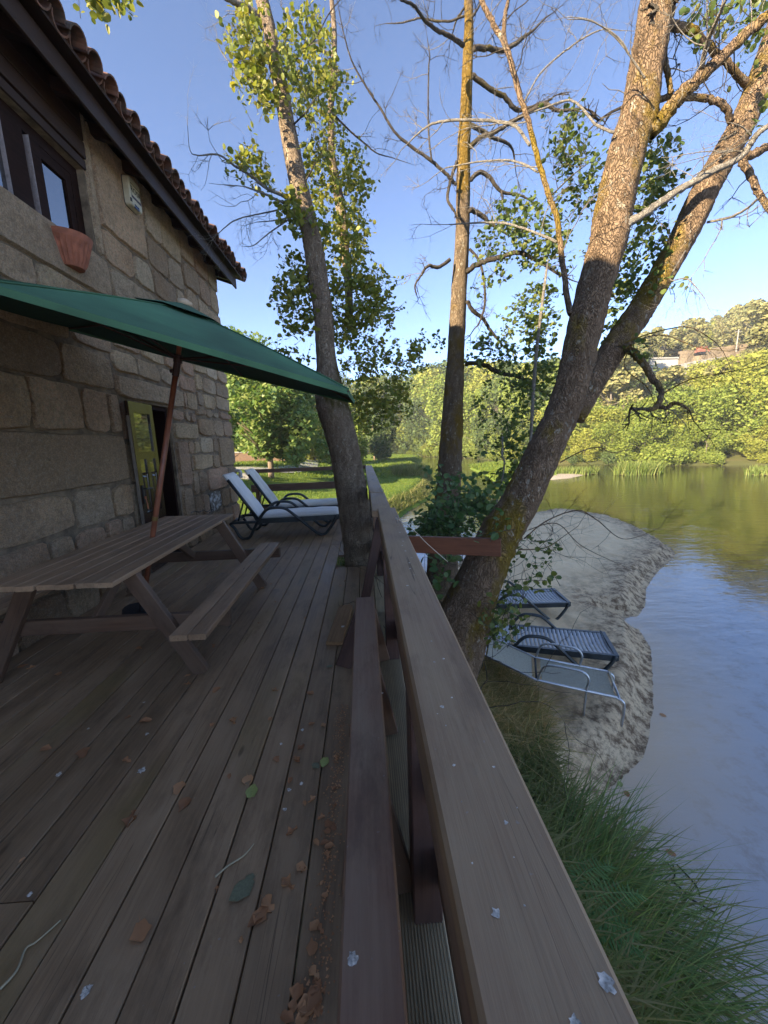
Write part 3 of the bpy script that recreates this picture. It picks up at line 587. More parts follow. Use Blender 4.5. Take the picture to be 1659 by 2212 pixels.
# ------------------------------------------------------------------ sun loungers
def lounger(name, M, label, group, cushion, flatb=False, stained=False):
    """local X from head (0) to foot (1.9), Y across (0..0.6), Z up"""
    t = tag(link(name, None, M), label, 'sun lounger', group)
    BX, FX, HX, WID = .0, 1.62, .36, .62
    def L(P): return [M @ Vector(p) for p in P]
    def add(nm, mb, mat, par, sm=True): mb.V = [tuple(M @ Vector(v)) for v in mb.V]; return mb.build(nm, mat, par, sm)
    pl = M_DARKPL
    for y in (.0, WID):
        yo = y+(-.03 if y == 0 else .03)
        add('arm_frame', MB().tube(spline([(FX, yo, .33), (FX-.06, yo, .2), (FX-.2, yo, .03), (FX-.3, yo, .025), (FX-.42, yo, .12), (FX-.72, yo, .4), (FX-.84, yo, .485), (FX-1.0, yo, .5), (FX-1.12, yo, .47), (FX-1.24, yo, .33), (FX-1.34, yo, .17), (FX-1.42, yo, .035), (FX-1.55, yo, .03), (FX-1.64, yo, .2), (FX-1.68, yo, .28), (FX-1.3, yo, .28)], 4), .024, 8), pl, t)
        add('side_rail', MB().box((HX, y-.022, .25), (FX+.02, y+.022, .33)), pl, t, False)
    sl_ = [(HX+.02+i*.0555) for i in range(23)]
    ang = R(4) if flatb else R(57)
    def bk(d, z=0): return (HX-d*math.cos(ang)-z*math.sin(ang)*1, .32+d*math.sin(ang)-z*-math.cos(ang)*1)
    if not cushion:
        for x in sl_: add('slat', MB().add([(x+dx, yy, .325+zz-.03*math.sin(math.pi*i/6)) for dx, zz in ((0, 0), (.045, 0), (.045, -.012), (0, -.012)) for i, yy in enumerate(np.linspace(.02, WID-.02, 7))],
                [(i, i+1, 7+i+1, 7+i) for i in range(6)]+[(7+i, 7+i+1, 14+i+1, 14+i) for i in range(6)]+[(21+i, 21+i+1, i+1, i) for i in range(6)]), M_GREYPL, t, True)
        for i in range(12):
            d = .03+i*.056; x, z = bk(d); add('back_slat', MB().box((x-.045, .03, z-.012), (x, WID-.03, z+.003)), M_GREYPL, t, False)
    for y in (.02, WID-.02):
        x1, z1 = bk(.78); add('back_rail', MB().tube([(HX, y, .3), (x1, y, z1)], .026, 6), pl, t)
    x1, z1 = bk(.76); add('back_top', MB().tube([(x1, .02, z1), (x1, WID-.02, z1)], .022, 6), pl, t)
    add('foot_bar', MB().box((FX-.01, -.02, .26), (FX+.04, WID+.02, .335)), pl, t, False)
    add('rear_bar', MB().tube([(FX-1.68, -.03, .28), (FX-1.68, WID+.03, .28)], .02, 6), pl, t)
    if not flatb:
        xm, zm = bk(.4); add('prop', MB().tube([(xm, .1, zm), (HX-.35, .1, .28), (HX-.35, WID-.1, .28), (xm, WID-.1, zm)], .014, 6), pl, t)
    if cushion:
        def pad(nm, f, n, mat):
            V = []; F = []; m_ = 9
            for side in (0, 1):
                for i in range(n+1):
                    for j in range(m_):
                        u = i/n; v = j/(m_-1); ed = min(1, min(u, 1-u)*n/1.2, min(v, 1-v)*8*1.0); ed = math.sqrt(max(ed, 0.0))
                        th = .062*(.35+.65*ed)+.004*math.sin(u*23+v*3)*ed
                        x, z = f(u, (th if side else -.002)); V.append((x, .015+v*(WID-.03), z))
            q = (n+1)*m_
            F = [(q+i*m_+j, q+(i+1)*m_+j, q+(i+1)*m_+j+1, q+i*m_+j+1) for i in range(n) for j in range(m_-1)]+[(i*m_+j, i*m_+j+1, (i+1)*m_+j+1, (i+1)*m_+j) for i in range(n) for j in range(m_-1)]
            F += [(i*m_+e, (i+1)*m_+e, q+(i+1)*m_+e, q+i*m_+e)[::(1 if e == 0 else -1)] for i in range(n) for e in (0, m_-1)]
            F += [(e*m_+j, e*m_+j+1, q+e*m_+j+1, q+e*m_+j)[::(-1 if e == 0 else 1)] for j in range(m_-1) for e in (0, n)]
            return add(nm, MB().add(V, F), mat, t)
        cm = M_CUSHY if stained else M_CUSH
        pad('seat_cushion', lambda u, th: (HX-.01+u*(FX+.05-HX), .33+th), 22, cm)
        pad('back_cushion', lambda u, th: (HX-.03-u*.86*math.cos(ang)+th*math.sin(ang), .33+u*.86*math.sin(ang)+th*math.cos(ang)), 16, cm)
    return t
def frameM(o, xdir):
    x = Vector((*xdir, 0)).normalized(); z = Vector((0, 0, 1)); y = z.cross(x)
    return Matrix.Translation(Vector(o)) @ Matrix((x, y, z)).transposed().to_4x4()
lounger('sun_lounger', frameM((-2.12, 6.2, .0), (1, .06)), 'nearer of the two white-cushioned dark loungers on the deck, creased backrest', 'loungers on the deck', True)
lounger('sun_lounger', frameM((-2.1, 7.25, .0), (1, .05)), 'farther white-cushioned lounger by the end railing, yellow stain on its backrest', 'loungers on the deck', True, stained=True)
lounger('sun_lounger', frameM((1.6, 4.93, -1.66), (.95, -.31)), 'dark slatted lounger on the sand, middle of the three on the beach', 'loungers on the beach', False, True)
lounger('sun_lounger', frameM((1.78, 6.18, -1.66), (.998, -.06)), 'dark slatted lounger farthest up the beach, partly behind the leaning trunk', 'loungers on the beach', False, True)
# aluminium lounger with textile
al = thing('sun_lounger', (2.1, 4.1, -1.66), 'silver tube lounger with pale mesh fabric, nearest on the beach beside the grass', 'sun lounger', 'loungers on the beach')
ax = np.array([-.88, .475, 0]); ac = np.array([.19, .47, 0]); o_ = np.array([2.66, 3.63, -1.34])
def q_(u, v, z=0): return o_+ax*u+ac*v+np.array([0, 0, z])
zz = lambda u: .0 if u < .85 else (u-.85)*.3
V = [q_(u, v, zz(u)-.025*math.sin(math.pi*v)+dz) for dz in (0, -.006) for u in np.linspace(.03, 1.42, 14) for v in np.linspace(0.02, .98, 6)]
F = [(s*84+i*6+j, s*84+i*6+j+1, s*84+(i+1)*6+j+1, s*84+(i+1)*6+j) for s in (0, 1) for i in range(13) if i != 7 for j in range(5)]
MB().add(V, F).build('textile_panel', M_MESHF, al, True)
for v in (0, 1):
    MB().tube([q_(0.02, v), q_(.85, v), q_(1.45, v, .18)], .014, 8).build('side_tube', M_ALU, al, True)
    MB().tube(spline([q_(.04, v, 0), q_(-.03, v, -.03), q_(-.05, v, -.1), q_(-.04, v, -.33)], 5), .014, 8).build('front_leg', M_ALU, al, True)
    MB().tube(spline([q_(.83, v, .01), q_(.78, v, .16), q_(.7, v, .22), q_(.5, v, .23), q_(.36, v, .22), q_(.3, v, .14), q_(.32, v, 0), q_(.33, v, -.33)], 5), .013, 8).build('arm_loop', M_ALU, al, True)
MB().tube([q_(.0, 0), q_(.0, 1)], .013, 8).build('foot_tube', M_ALU, al, True)
MB().tube([q_(1.45, 0, .18), q_(1.45, 1, .18)], .013, 8).build('head_tube', M_ALU, al, True)
MB().tube([q_(.84, 0, -.01), q_(.84, 1, -.01)], .013, 8).build('middle_tube', M_BLACK, al, True)
# ------------------------------------------------------------------ stone house
WX = -2.70
house = thing('stone_house', (WX, 3, 0), 'old granite house with clay tiled eave, dark window and open varnished door', 'house')
wm = MB()
for y0, y1, z0, z1 in [(-6, 1.9, -.5, 4.86), (1.9, 4.6, -.5, 3.51), (1.9, 4.6, 4.3, 4.86), (4.6, 5.1, -.5, 4.86), (5.1, 5.74, 2.06, 4.86), (5.1, 5.74, -.5, -.012), (5.74, 8.2, -.5, 4.86)]:
    wm.box((WX-.55, y0, z0), (WX-.03, y1, z1))
wm.box((-9.2, 7.7, -.5), (WX-.552, 8.19, 4.86)).box((-9.2, -6, -.5), (-8.8, 7.69, 4.86)).box((-8.79, -6, -.5), (WX-.56, -5.6, 4.86))
for yy in (-6, 7.7): wm.add([(-9.2, yy, 4.86), (WX-.03, yy, 4.86), (-5.95, yy, 6.0), (-9.2, yy+.48, 4.86), (WX-.03, yy+.48, 4.86), (-5.95, yy+.48, 6.0)], [(0, 1, 2), (5, 4, 3), (1, 4, 5, 2), (0, 2, 5, 3)])
wall = wm.build('wall', M_MORTAR, house)
def stone(y0, y1, z0, z1, mat=None, proud=0, gap=.009):
    W = y1-y0; Hh = z1-z0
    if W < .05 or Hh < .05: return
    nu = max(5, min(10, int(W/.13)+4)); nv = max(5, min(8, int(Hh/.12)+4)); X0 = WX+random.uniform(-.01, .012)+proud
    sk = [random.uniform(-.02, .02) for _ in range(4)]; V = []
    cc = [random.uniform(.008, .04) for _ in range(4)]; eu = min(.1, .016/W); ev = min(.12, .016/Hh)
    us = [0]+list(np.linspace(eu, 1-eu, nu-2))+[1]; vs_ = [0]+list(np.linspace(ev, 1-ev, nv-2))+[1]; tl_ = random.uniform(-.01, .01)
    wob = [(random.uniform(-.009, .009), random.uniform(-.009, .009)) for _ in range(nu*nv)]
    for i in range(nu):
        for j in range(nv):
            u = us[i]; v = vs_[j]; y = y0+gap+u*(W-2*gap); z = z0+gap+v*(Hh-2*gap)
            y += (sk[0]*(1-u)*(v-.5)+sk[1]*u*(v-.5)); z += sk[2]*(u-.5)*(1-v)+sk[3]*(u-.5)*v
            ib = min(max(i, 1), nu-2); jb = min(max(j, 1), nv-2); wy, wz = wob[ib*nv+jb]; near_ = i <= 1 or i >= nu-2 or j <= 1 or j >= nv-2
            if near_: y += wy; z += wz
            ci = i <= 1 or i >= nu-2; cj = j <= 1 or j >= nv-2
            if ci and cj:
                q = cc[(i > 1)*2+(j > 1)]; y += q*(1 if i <= 1 else -1)*.8; z += q*(1 if j <= 1 else -1)*.6
            if i in (0, nu-1) or j in (0, nv-1): x = X0-.042
            else: x = X0+random.uniform(-.0035, .004)+tl_*(u-.5)
            V.append((x, y, z))
    n = len(V); F = [(i*nv+j, (i+1)*nv+j, (i+1)*nv+j+1, i*nv+j+1) for i in range(nu-1) for j in range(nv-1)]
    per = [i*nv for i in range(nu)]+[(nu-1)*nv+j for j in range(1, nv)]+[i*nv+nv-1 for i in range(nu-2, -1, -1)]+[j for j in range(nv-2, 0, -1)]
    for k_, idx in enumerate(per): V.append((WX-.05, V[idx][1], V[idx][2]))
    m_ = len(per); F += [(per[k_], n+k_, n+(k_+1) % m_, per[(k_+1) % m_]) for k_ in range(m_)]
    c0 = Vector((WX, (y0+y1)/2, (z0+z1)/2)); V = [(a-c0.x, b-c0.y, c-c0.z) for a, b, c in V]
    link('stone', mesh('stone', V, F, mat or M_STONE, False), Matrix.Translation(c0), wall)
def row(z0, z1, js, jz=.018):
    pz0, pz1 = z0, z1
    for a, b in zip(js[:-1], js[1:]):
        if (b-a) > .62 and (z1-z0) < .3 and random.random() < .25: pass
        stone(a, b, z0+random.uniform(-jz, jz)*.5, z1+random.uniform(-jz, jz)*.5)
def rj(a, b, lo, hi):
    o = [a]
    while b-o[-1] > hi*1.3: o.append(o[-1]+random.uniform(lo, hi))
    return o+[b]
row(-.06, .3, rj(1.4, 4.55, .3, .6)); row(.3, .76, [1.4, 2.0, 2.75, 3.3, 3.6, 4.05, 4.3, 4.55]); row(.76, 1.13, [1.4, 2.2, 3.66, 4.22, 4.56])
row(1.13, 1.67, [1.2, 2.3, 4.56]); row(1.67, 2.12, [1.2, 2.45, 3.39, 3.99, 4.39, 4.57]); row(2.12, 2.5, [1.2, 2.2, 2.95, 3.82, 4.56])
row(2.5, 2.82, [1.2, 2.4, 3.1, 4.0, 4.6]); row(2.82, 3.1, [1.2, 2.0, 2.9, 3.7, 4.4, 4.75]); row(3.1, 3.52, [1.2, 3.0, 4.74], .004)
row(-.02, .5, [4.57, 5.08]); row(.5, 1.1, [4.58, 5.08]); row(1.1, 1.6, [4.58, 5.08]); row(1.6, 2.06, [4.59, 5.08])
stone(4.57, 6.16, 2.075, 2.34, proud=.012)                          # door lintel
stone(5.77, 6.14, -.02, .91, proud=.01); stone(5.77, 6.15, .93, 1.605, proud=.012); stone(5.77, 6.56, 1.625, 1.875, proud=.012); stone(5.77, 6.15, 1.885, 2.06)
row(-.03, .34, [6.16, 6.7, 7.35, 7.8, 8.23])
stone(6.17, 6.42, .36, .74); stone(6.72, 7.3, .36, .73, M_LICHEN); stone(6.44, 6.7, .36, .73); stone(7.32, 7.76, .36, .72); stone(7.78, 8.24, .35, .73)
row(.74, 1.12, [6.17, 6.4, 6.76, 7.74, 8.22]); row(1.12, 1.385, [6.17, 6.28, 7.07, 7.4]); row(1.12, 1.68, [7.42, 8.24]); row(1.39, 1.68, [6.62, 7.18, 7.4]); row(1.39, 1.61, [6.17, 6.38, 6.6])
row(1.69, 2.0, [6.6, 7.32, 7.78, 8.25]); row(1.885, 2.06, [6.17, 6.34, 6.58]); row(2.01, 2.15, [6.6, 7.0, 7.32, 7.6]); row(2.07, 2.36, [6.18, 6.3, 6.68]); row(2.01, 2.17, [7.62, 8.25])
row(2.16, 2.42, [6.7, 6.95, 7.5]); row(2.18, 2.46, [7.52, 8.25])
row(2.36, 2.6, [4.57, 5.03, 5.57, 6.1, 6.68]); row(2.43, 2.7, [6.7, 6.97, 7.58, 8.23]); row(2.61, 2.86, [4.62, 5.2, 5.75, 6.25, 6.68])
row(2.71, 2.95, [6.7, 7.2, 7.7, 8.24]); row(2.87, 3.15, [4.78, 5.5, 6.1, 6.68]); row(2.96, 3.3, [6.7, 7.0, 7.65, 8.25])
row(3.16, 3.5, [4.76, 5.7, 6.35, 6.68]); row(3.31, 3.68, [6.7, 7.1, 7.66, 8.23]); row(3.51, 3.86, [4.72, 5.3, 5.72, 6.38, 6.68])
row(3.69, 4.0, [6.7, 7.15, 7.6, 8.25]); stone(4.73, 5.66, 3.87, 4.84, proud=.01); row(3.87, 4.25, [5.68, 6.2, 6.68]); row(4.01, 4.4, [6.7, 7.3, 7.8, 8.22]); row(4.26, 4.84, [5.68, 6.1, 6.68]); row(4.41, 4.84, [6.7, 7.2, 7.75, 8.24])
stone(4.615, 4.72, 3.53, 4.84, gap=.002)
for zz_ in np.arange(-.1, 4.7, .36):                                   # quoins round the corner
    Vb = Vector((WX-.36, 8.215, zz_+.18)); b = MB().box((-.33, -.02, -.17), (.3, .03, .17)); b.build('stone', M_STONE, wall, M=Matrix.Translation(Vb))
# door: dark passage, jambs and the leaf folded back against the wall
MB().box((WX-1.6, 4.9, -.02), (WX-1.55, 5.9, 2.3)).box((WX-1.55, 5.08, 2.07), (WX-.56, 5.76, 2.1)).box((WX-1.55, 5.05, -.01), (WX-.56, 5.09, 2.07)).box((WX-1.55, 5.745, -.01), (WX-.56, 5.78, 2.07)).box((WX-1.55, 5.05, -.05), (WX-.06, 5.8, -.011)).build('passage', M_VOID, house)
dj = MB().box((WX-.4, 5.69, 0), (WX-.07, 5.738, 2.055)).box((WX-.14, 5.102, 0), (WX-.03, 5.14, 2.055)).box((WX-.3, 5.142, 2.0), (WX-.05, 5.688, 2.055)); dj.build('door_frame', M_FRAMEWOOD, house)
lk, hg = Vector((-2.625, 4.6, .015)), Vector((-2.65, 5.14, .015)); dx = (hg-lk).normalized(); dz = Vector((0, 0, 1)); dy = dz.cross(dx)
DM = Matrix.Translation(lk) @ Matrix((dx, dy, dz)).transposed().to_4x4(); DW = (hg-lk).length; t_ = .042
def din(m): m.V = [tuple(v) for v in m.V]; return m
d_ = MB()
for x0, x1 in ((0, .085), (DW-.085, DW)): d_.box((x0, 0, 0), (x1, t_, 2.02))
for z0, z1 in ((0, .16), (.58, .72), (1.36, 1.45), (1.9, 2.02)): d_.box((.085, .001, z0), (DW-.085, t_-.001, z1))
d_.box((DW/2-.035, .001, .16), (DW/2+.035, t_-.001, .58)).box((DW/2-.035, .001, .72), (DW/2+.035, t_-.001, 1.36))
door = d_.build('door', M_DOOR, house, M=DM)
MB().box((.085, .016, 1.45), (DW-.085, .022, 1.9)).build('pane', M_DGLASS, door, M=DM)
for x0, x1 in ((.085, DW/2-.035), (DW/2+.035, DW-.085)):
    MB().box((x0, .016, 1.2), (x1, .022, 1.36)).build('pane', M_DGLASS, door, M=DM)
    for z0, z1 in ((.72, 1.2), (.16, .36), (.36, .58)):
        m = MB(); V = []; F = []
        prof = [(0, .02), (.012, .004), (.022, .016), (.034, .016), (.05, .006)]
        for o_i, y in prof: V += [(x0+o_i, y, z0+o_i), (x1-o_i, y, z0+o_i), (x1-o_i, y, z1-o_i), (x0+o_i, y, z1-o_i)]
        for i in range(len(prof)-1): F += [(4*i+k_, 4*i+(k_+1) % 4, 4*i+4+(k_+1) % 4, 4*i+4+k_) for k_ in range(4)]
        F.append(tuple(4*(len(prof)-1)+k_ for k_ in range(4))); F.append((3, 2, 1, 0))
        m.add(V, F).build('panel', M_DOOR, door, M=DM)
MB().box((-.006, .004, .0), (.0, t_-.004, 1.86)).build('edge_strip', flat('door_edge', (.2, .16, .12), .5), door, M=DM)
hm = MB().box((.03, -.012, .84), (.06, 0, 1.06)); hm.tube([(.045, -.005, 1.02), (.045, -.05, 1.02), (.16, -.055, 1.015)], .009, 8); hm.build('handle', M_BLACK, door, M=DM, smooth=False)
km = MB().box((.04, -.03, .9), (.05, -.012, .93)); km.tube([(.045, -.025, .9), (.05, -.03, .84)], .006, 6).box((.038, -.034, .78), (.062, -.028, .85)); km.build('keys', M_KEY, door, M=DM)
# window
wf = MB()
XF = WX-.1
wf.box((XF-.05, 1.9, 4.2), (XF, 4.6, 4.3)).box((XF-.05, 4.5, 3.51), (XF, 4.6, 4.199)).box((XF-.05, 1.9, 3.515), (XF-.005, 4.499, 3.57))
for y0, y1 in ((3.72, 3.93), (4.0, 4.11), (2.75, 2.95), (3.02, 3.15)): wf.box((XF-.045, y0, 3.571), (XF+.01, y1, 4.199))
wf.box((XF-.04, 4.42, 3.571), (XF-.004, 4.499, 4.199)).box((XF-.04, 4.111, 4.1), (XF-.004, 4.419, 4.198)).box((XF-.04, 3.151, 4.1), (XF-.004, 3.719, 4.198))
window = wf.build('window', M_FRAMEWOOD, house)
for y in (3.716, 3.997, 3.016): MB().box((XF-.045, y, 3.572), (XF+.011, y+.003, 4.198)).build('casement_edge', M_FRAMEPALE, window)
for y0, y1 in ((4.112, 4.418), (3.152, 3.715), (1.9, 2.74)):
    MB().box((XF-.03, y0, 3.572), (XF-.024, y1, 4.197)).build('pane', M_GLASS, window)
MB().box((WX-1.2, 1.5, 3.2), (WX-1.15, 5, 4.8)).build('dark_room', M_VOID, house)
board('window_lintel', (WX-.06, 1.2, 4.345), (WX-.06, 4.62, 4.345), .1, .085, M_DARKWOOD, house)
for zz_ in (4.47, 4.63, 4.78): board('soffit_shade_board', (WX-.02, 1.2, zz_), (WX-.02, 4.61, zz_), .06, .15, M_DARKWOOD, house)  # dark boards stand in for the soffit's shade on the stone
# roof: slab, fascia, rafters, tiles
PIT = R(19); EX, EZ = -2.3, 4.775
def rp(d, y, h=0): return (EX-d*math.cos(PIT)-h*math.sin(PIT)*-1*0-h*math.sin(PIT)*0, y, EZ+d*math.sin(PIT)+h*math.cos(PIT))
rm = MB(); ridge = (5.95-2.3)/math.cos(PIT)
rm.add([rp(.0, -6.2), rp(.0, 8.5), rp(ridge, 8.5), rp(ridge, -6.2), rp(0, -6.2, .03), rp(0, 8.5, .03), rp(ridge, 8.5, .03), rp(ridge, -6.2, .03)], [(0, 3, 2, 1), (4, 5, 6, 7), (0, 1, 5, 4), (1, 2, 6, 5), (3, 0, 4, 7)])
zr = EZ+ridge*math.sin(PIT)
rm.add([(-5.95, -6.2, zr+.03), (-5.95, 8.5, zr+.03), (-9.6, 8.5, EZ), (-9.6, -6.2, EZ)], [(0, 1, 2, 3)])
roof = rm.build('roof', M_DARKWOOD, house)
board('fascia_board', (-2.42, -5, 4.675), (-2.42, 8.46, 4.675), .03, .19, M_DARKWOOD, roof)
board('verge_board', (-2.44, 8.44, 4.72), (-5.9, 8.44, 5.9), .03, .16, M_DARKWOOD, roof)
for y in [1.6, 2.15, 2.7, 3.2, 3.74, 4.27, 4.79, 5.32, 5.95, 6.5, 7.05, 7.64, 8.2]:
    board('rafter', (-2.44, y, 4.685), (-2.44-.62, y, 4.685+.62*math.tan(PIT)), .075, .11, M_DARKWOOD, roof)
def tile_mesh(r0, r1, L, up=True):
    V = []; n = 8; F = []
    for th_ in (0, .014):
        for i, (l, r) in enumerate(((0, r0), (L, r1))):
            for k_ in range(n+1):
                a_ = math.pi*k_/n; rr = r-th_; V.append((l, rr*math.cos(a_), (rr*math.sin(a_)) if up else -(rr*math.sin(a_))))
    for k_ in range(n):
        F += [(k_, k_+1, n+1+k_+1, n+1+k_), (2*n+2+k_+1, 2*n+2+k_, 3*n+3+k_, 3*n+3+k_+1), (k_+1, k_, 2*n+2+k_, 2*n+2+k_+1)]
    return mesh('roof_tile', V, F, M_TILE, False)
tcov = tile_mesh(.098, .082, .46); tpan = tile_mesh(.1, .085, .46, False)
def place_tile(m, d, y, h):
    p = rp(d, y, h); j = random.uniform(-.035, .035)
    x = Vector((-math.cos(PIT), j, math.sin(PIT))).normalized(); z = Vector((random.uniform(-.03, .03), random.uniform(-.06, .06), 1)); z = (z-x*z.dot(x)).normalized(); yv = z.cross(x)
    link('roof_tile', m, Matrix.Translation(Vector(p)) @ Matrix((x, yv, z)).transposed().to_4x4(), roof)
for i in range(37):
    y = 1.0+i*.2095
    for r in range(3): place_tile(tcov, -.07+r*.34+random.uniform(-.03, .03), y+random.uniform(-.012, .012), .075+.014*r)
    for r in range(2): place_tile(tpan, -.03+r*.34+random.uniform(-.02, .02), y+.105, .115)
mb = MB()
for i in range(37):
    y = 1.0+i*.2095
    V, F, c = tube([rp(1.1, y, .07), rp(ridge, y, .07)], .09, 8); mb.add(V, F)
mb.build('upper_tiles', M_TILE, roof, True)['kind'] = 'stuff'
# pot on the wall
pot = thing('wall_pot', (WX+.02, 4.13, 3.3), 'half round ribbed terracotta pot hung on the wall below the window', 'plant pot')
V = []; nz, na = 7, 36; F = []
for i in range(nz):
    t = i/(nz-1); r = .1+.088*t**.8; z = 3.19+.27*t
    for k_ in range(na+1):
        a_ = -math.pi/2+math.pi*k_/na; rr = r+(.006*math.cos(k_*math.pi/1.5) if 0 < i < nz-2 else .008*(i >= nz-2)); V.append((WX+.012+rr*math.cos(a_), 4.13+rr*math.sin(a_), z))
F = [(i*(na+1)+k_, i*(na+1)+k_+1, (i+1)*(na+1)+k_+1, (i+1)*(na+1)+k_) for i in range(nz-1) for k_ in range(na)]
F.append(tuple(range(na, -1, -1))); b0 = len(V)
for k_ in range(na+1):
    v = V[(nz-1)*(na+1)+k_]; V.append((WX+.012+(v[0]-WX-.012)*.9, 4.13+(v[1]-4.13)*.9, v[2]))
F += [((nz-1)*(na+1)+k_, (nz-1)*(na+1)+k_+1, b0+k_+1, b0+k_) for k_ in range(na)]
MB().add(V, F).build('pot_shell', M_TERRA, pot)
V2 = V[b0:]; MB().add([(a_, b_, c_-.03) for a_, b_, c_ in V2]+[(WX+.012, 4.13, 3.42)], [(k_, k_+1, len(V2)) for k_ in range(na)]).build('soil', M_SOIL, pot)
# alarm box
ab = thing('alarm_box', (WX+.02, 5.36, 4.5), 'cream alarm siren box with blue lens under the eave', 'alarm box')
def rbox(y0, y1, z0, z1, x0, x1, r=.03):
    P = []
    for cy_, cz, a0 in ((y1-r, z1-r, 0), (y0+r, z1-r, 90), (y0+r, z0+r, 180), (y1-r, z0+r, 270)):
        for k_ in range(4): a_ = R(a0+k_*30); P.append((cy_+r*math.cos(a_), cz+r*math.sin(a_)))
    n = len(P); V = [(x0, a_, b_) for a_, b_ in P]+[(x1-.012, a_, b_) for a_, b_ in P]+[(x1, (y0+y1)/2+(a_-(y0+y1)/2)*.9, (z0+z1)/2+(b_-(z0+z1)/2)*.93) for a_, b_ in P]
    F = [(k_, (k_+1) % n, n+(k_+1) % n, n+k_) for k_ in range(n)]+[(n+k_, n+(k_+1) % n, 2*n+(k_+1) % n, 2*n+k_) for k_ in range(n)]+[tuple(range(2*n, 3*n))]
    return MB().add(V, F)
x0 = WX+.0; rbox(5.24, 5.48, 4.34, 4.65, x0, x0+.085).build('body', M_ALARM, ab)
rbox(5.235, 5.485, 4.335, 4.655, x0-.01, x0+.02).build('backplate', M_BLACK, ab)
xf = x0+.086
MB().box((xf, 5.265, 4.575), (xf+.002, 5.455, 4.58)).box((xf, 5.262, 4.45), (xf+.0015, 5.266, 4.58)).box((xf, 5.455, 4.45), (xf+.0015, 5.459, 4.58)).build('panel_line', M_BLACK, ab)
MB().box((xf, 5.262, 4.425), (xf+.002, 5.458, 4.452)).build('stripe', M_PURPLE, ab)
MB().box((xf-.012, 5.31, 4.338), (xf+.003, 5.4, 4.375)).build('lens', M_LENS, ab)
MB().box((xf-.02, 5.242, 4.37), (xf+.001, 5.262, 4.41)).build('tamper_slot', M_BLACK, ab)
fc = bpy.data.curves.new('lettering', 'FONT'); fc.body = 'ROSR'; fc.size = .085; fc.align_x = 'CENTER'; fc.extrude = .0008
fo = bpy.data.objects.new('lettering_curve', fc); col.objects.link(fo); bpy.context.view_layer.update(); fm = bpy.data.meshes.new_from_object(fo); bpy.data.objects.remove(fo); fm.materials.clear(); fm.materials.append(M_BLACK)
link('lettering', fm, Matrix.Translation((xf+.0015, 5.36, 4.49)) @ Matrix(((0, 0, 1), (1, 0, 0), (0, 1, 0))).to_4x4(), ab)
pe = thing('pipe_elbow', (-2.62, 8.2, .9), 'small white plastic pipe elbow at the far corner of the house wall', 'pipe')
MB().tube(spline([(-2.72, 8.17, 1.0), (-2.63, 8.17, 1.0), (-2.6, 8.17, .97), (-2.6, 8.17, .86)], 5), .036, 10).build('elbow', M_WHITEPL, pe, True)
MB().tube([(-2.6, 8.17, .885), (-2.6, 8.17, .85)], .041, 10).tube([(-2.6, 8.17, .93), (-2.6, 8.17, .915)], .039, 10).build('collar', M_WHITEPL, pe, True)
tag(board('door_mat', (-2.5, 5.45, .008), (-2.05, 5.3, .008), .3, .014, M_OFFCUT), 'tan mat lying on the deck under the far end of the picnic table', 'mat')
# ------------------------------------------------------------------ near trees
def dep(p): return float((np.asarray(p)-EYE) @ FW)
def limbpts(c, pts, Y0, Y1):
    """pts: (x, y, width) in a close-up of the photograph -> centre points and radii at depth Y0..Y1"""
    s = CR[c][2]; P = []; r = []
    for i, (x, y, w_, *cc) in enumerate(pts):
        if cc: c = cc[0]; s = CR[c][2]
        Y = Y0+(Y1-Y0)*i/max(1, len(pts)-1); p = uy(*cv(c, x, y), Y); P.append(p); r.append(.5*w_/s*K*dep(p)/FPX)
    return np.array(P), np.array(r)
def dens(P, r, m):
    Q = spline(np.column_stack([P, r]), m); return Q[:, :3], np.maximum(Q[:, 3], .0015)
def barktube(P, r, n, rough):
    """trunk skin with lumps that carry on along the trunk"""
    T, Nn, B = frames(P); k = len(P); a = np.arange(n)*2*np.pi/n
    ph = rng.random(6)*6.28; s = np.concatenate([[0], np.cumsum(np.linalg.norm(np.diff(P, axis=0), axis=1))])
    A = a[None, :]; S = s[:, None]
    lump = .5*np.sin(2*A+S*1.7+ph[0])+.4*np.sin(3*A-S*2.9+ph[1])+.35*np.sin(5*A+S*5.1+ph[2])+.3*np.sin(7*A-S*9+ph[3])
    rr = r[:, None]*(1+rough*(lump*.8+rng.normal(0, .5, (k, n))))
    V = (P[:, None, :]+rr[..., None]*(np.cos(a)[None, :, None]*Nn[:, None, :]+np.sin(a)[None, :, None]*B[:, None, :])).reshape(-1, 3)
    F = [(i*n+j, i*n+(j+1) % n, (i+1)*n+(j+1) % n, (i+1)*n+j) for i in range(k-1) for j in range(n)]
    return V, F+[tuple(range(n-1, -1, -1)), tuple(range((k-1)*n, k*n))]
class Tubes:
    """many thin triangular twigs as one mesh"""
    def __init__(s): s.V = []; s.F = []; s.n = 0
    def add(s, P, r0, r1):
        P = np.asarray(P); k = len(P); r = np.linspace(r0, r1, k)[:, None]
        t = P[-1]-P[0]; a = np.array([.3, .2, .9]) if abs(t[2]) < .8*np.linalg.norm(t) else np.array([1., .1, 0])
        n = np.cross(t, a); n /= np.linalg.norm(n)+1e-9; b = np.cross(t, n); b /= np.linalg.norm(b)+1e-9
        V = np.stack([P+r*n, P+r*(-.5*n+.87*b), P+r*(-.5*n-.87*b)], 1).reshape(-1, 3)
        i = np.arange(k-1)[:, None]*3; q = np.array([[0, 1, 4, 3], [1, 2, 5, 4], [2, 0, 3, 5]])
        s.F.append((i[:, None, :]+q[None]).reshape(-1, 4)+s.n); s.V.append(V); s.n += len(V)
    def build(s, name, mat, parent):
        if s.n: return link(name, mesh(name, np.concatenate(s.V), np.concatenate(s.F), mat), None, parent, 'stuff')
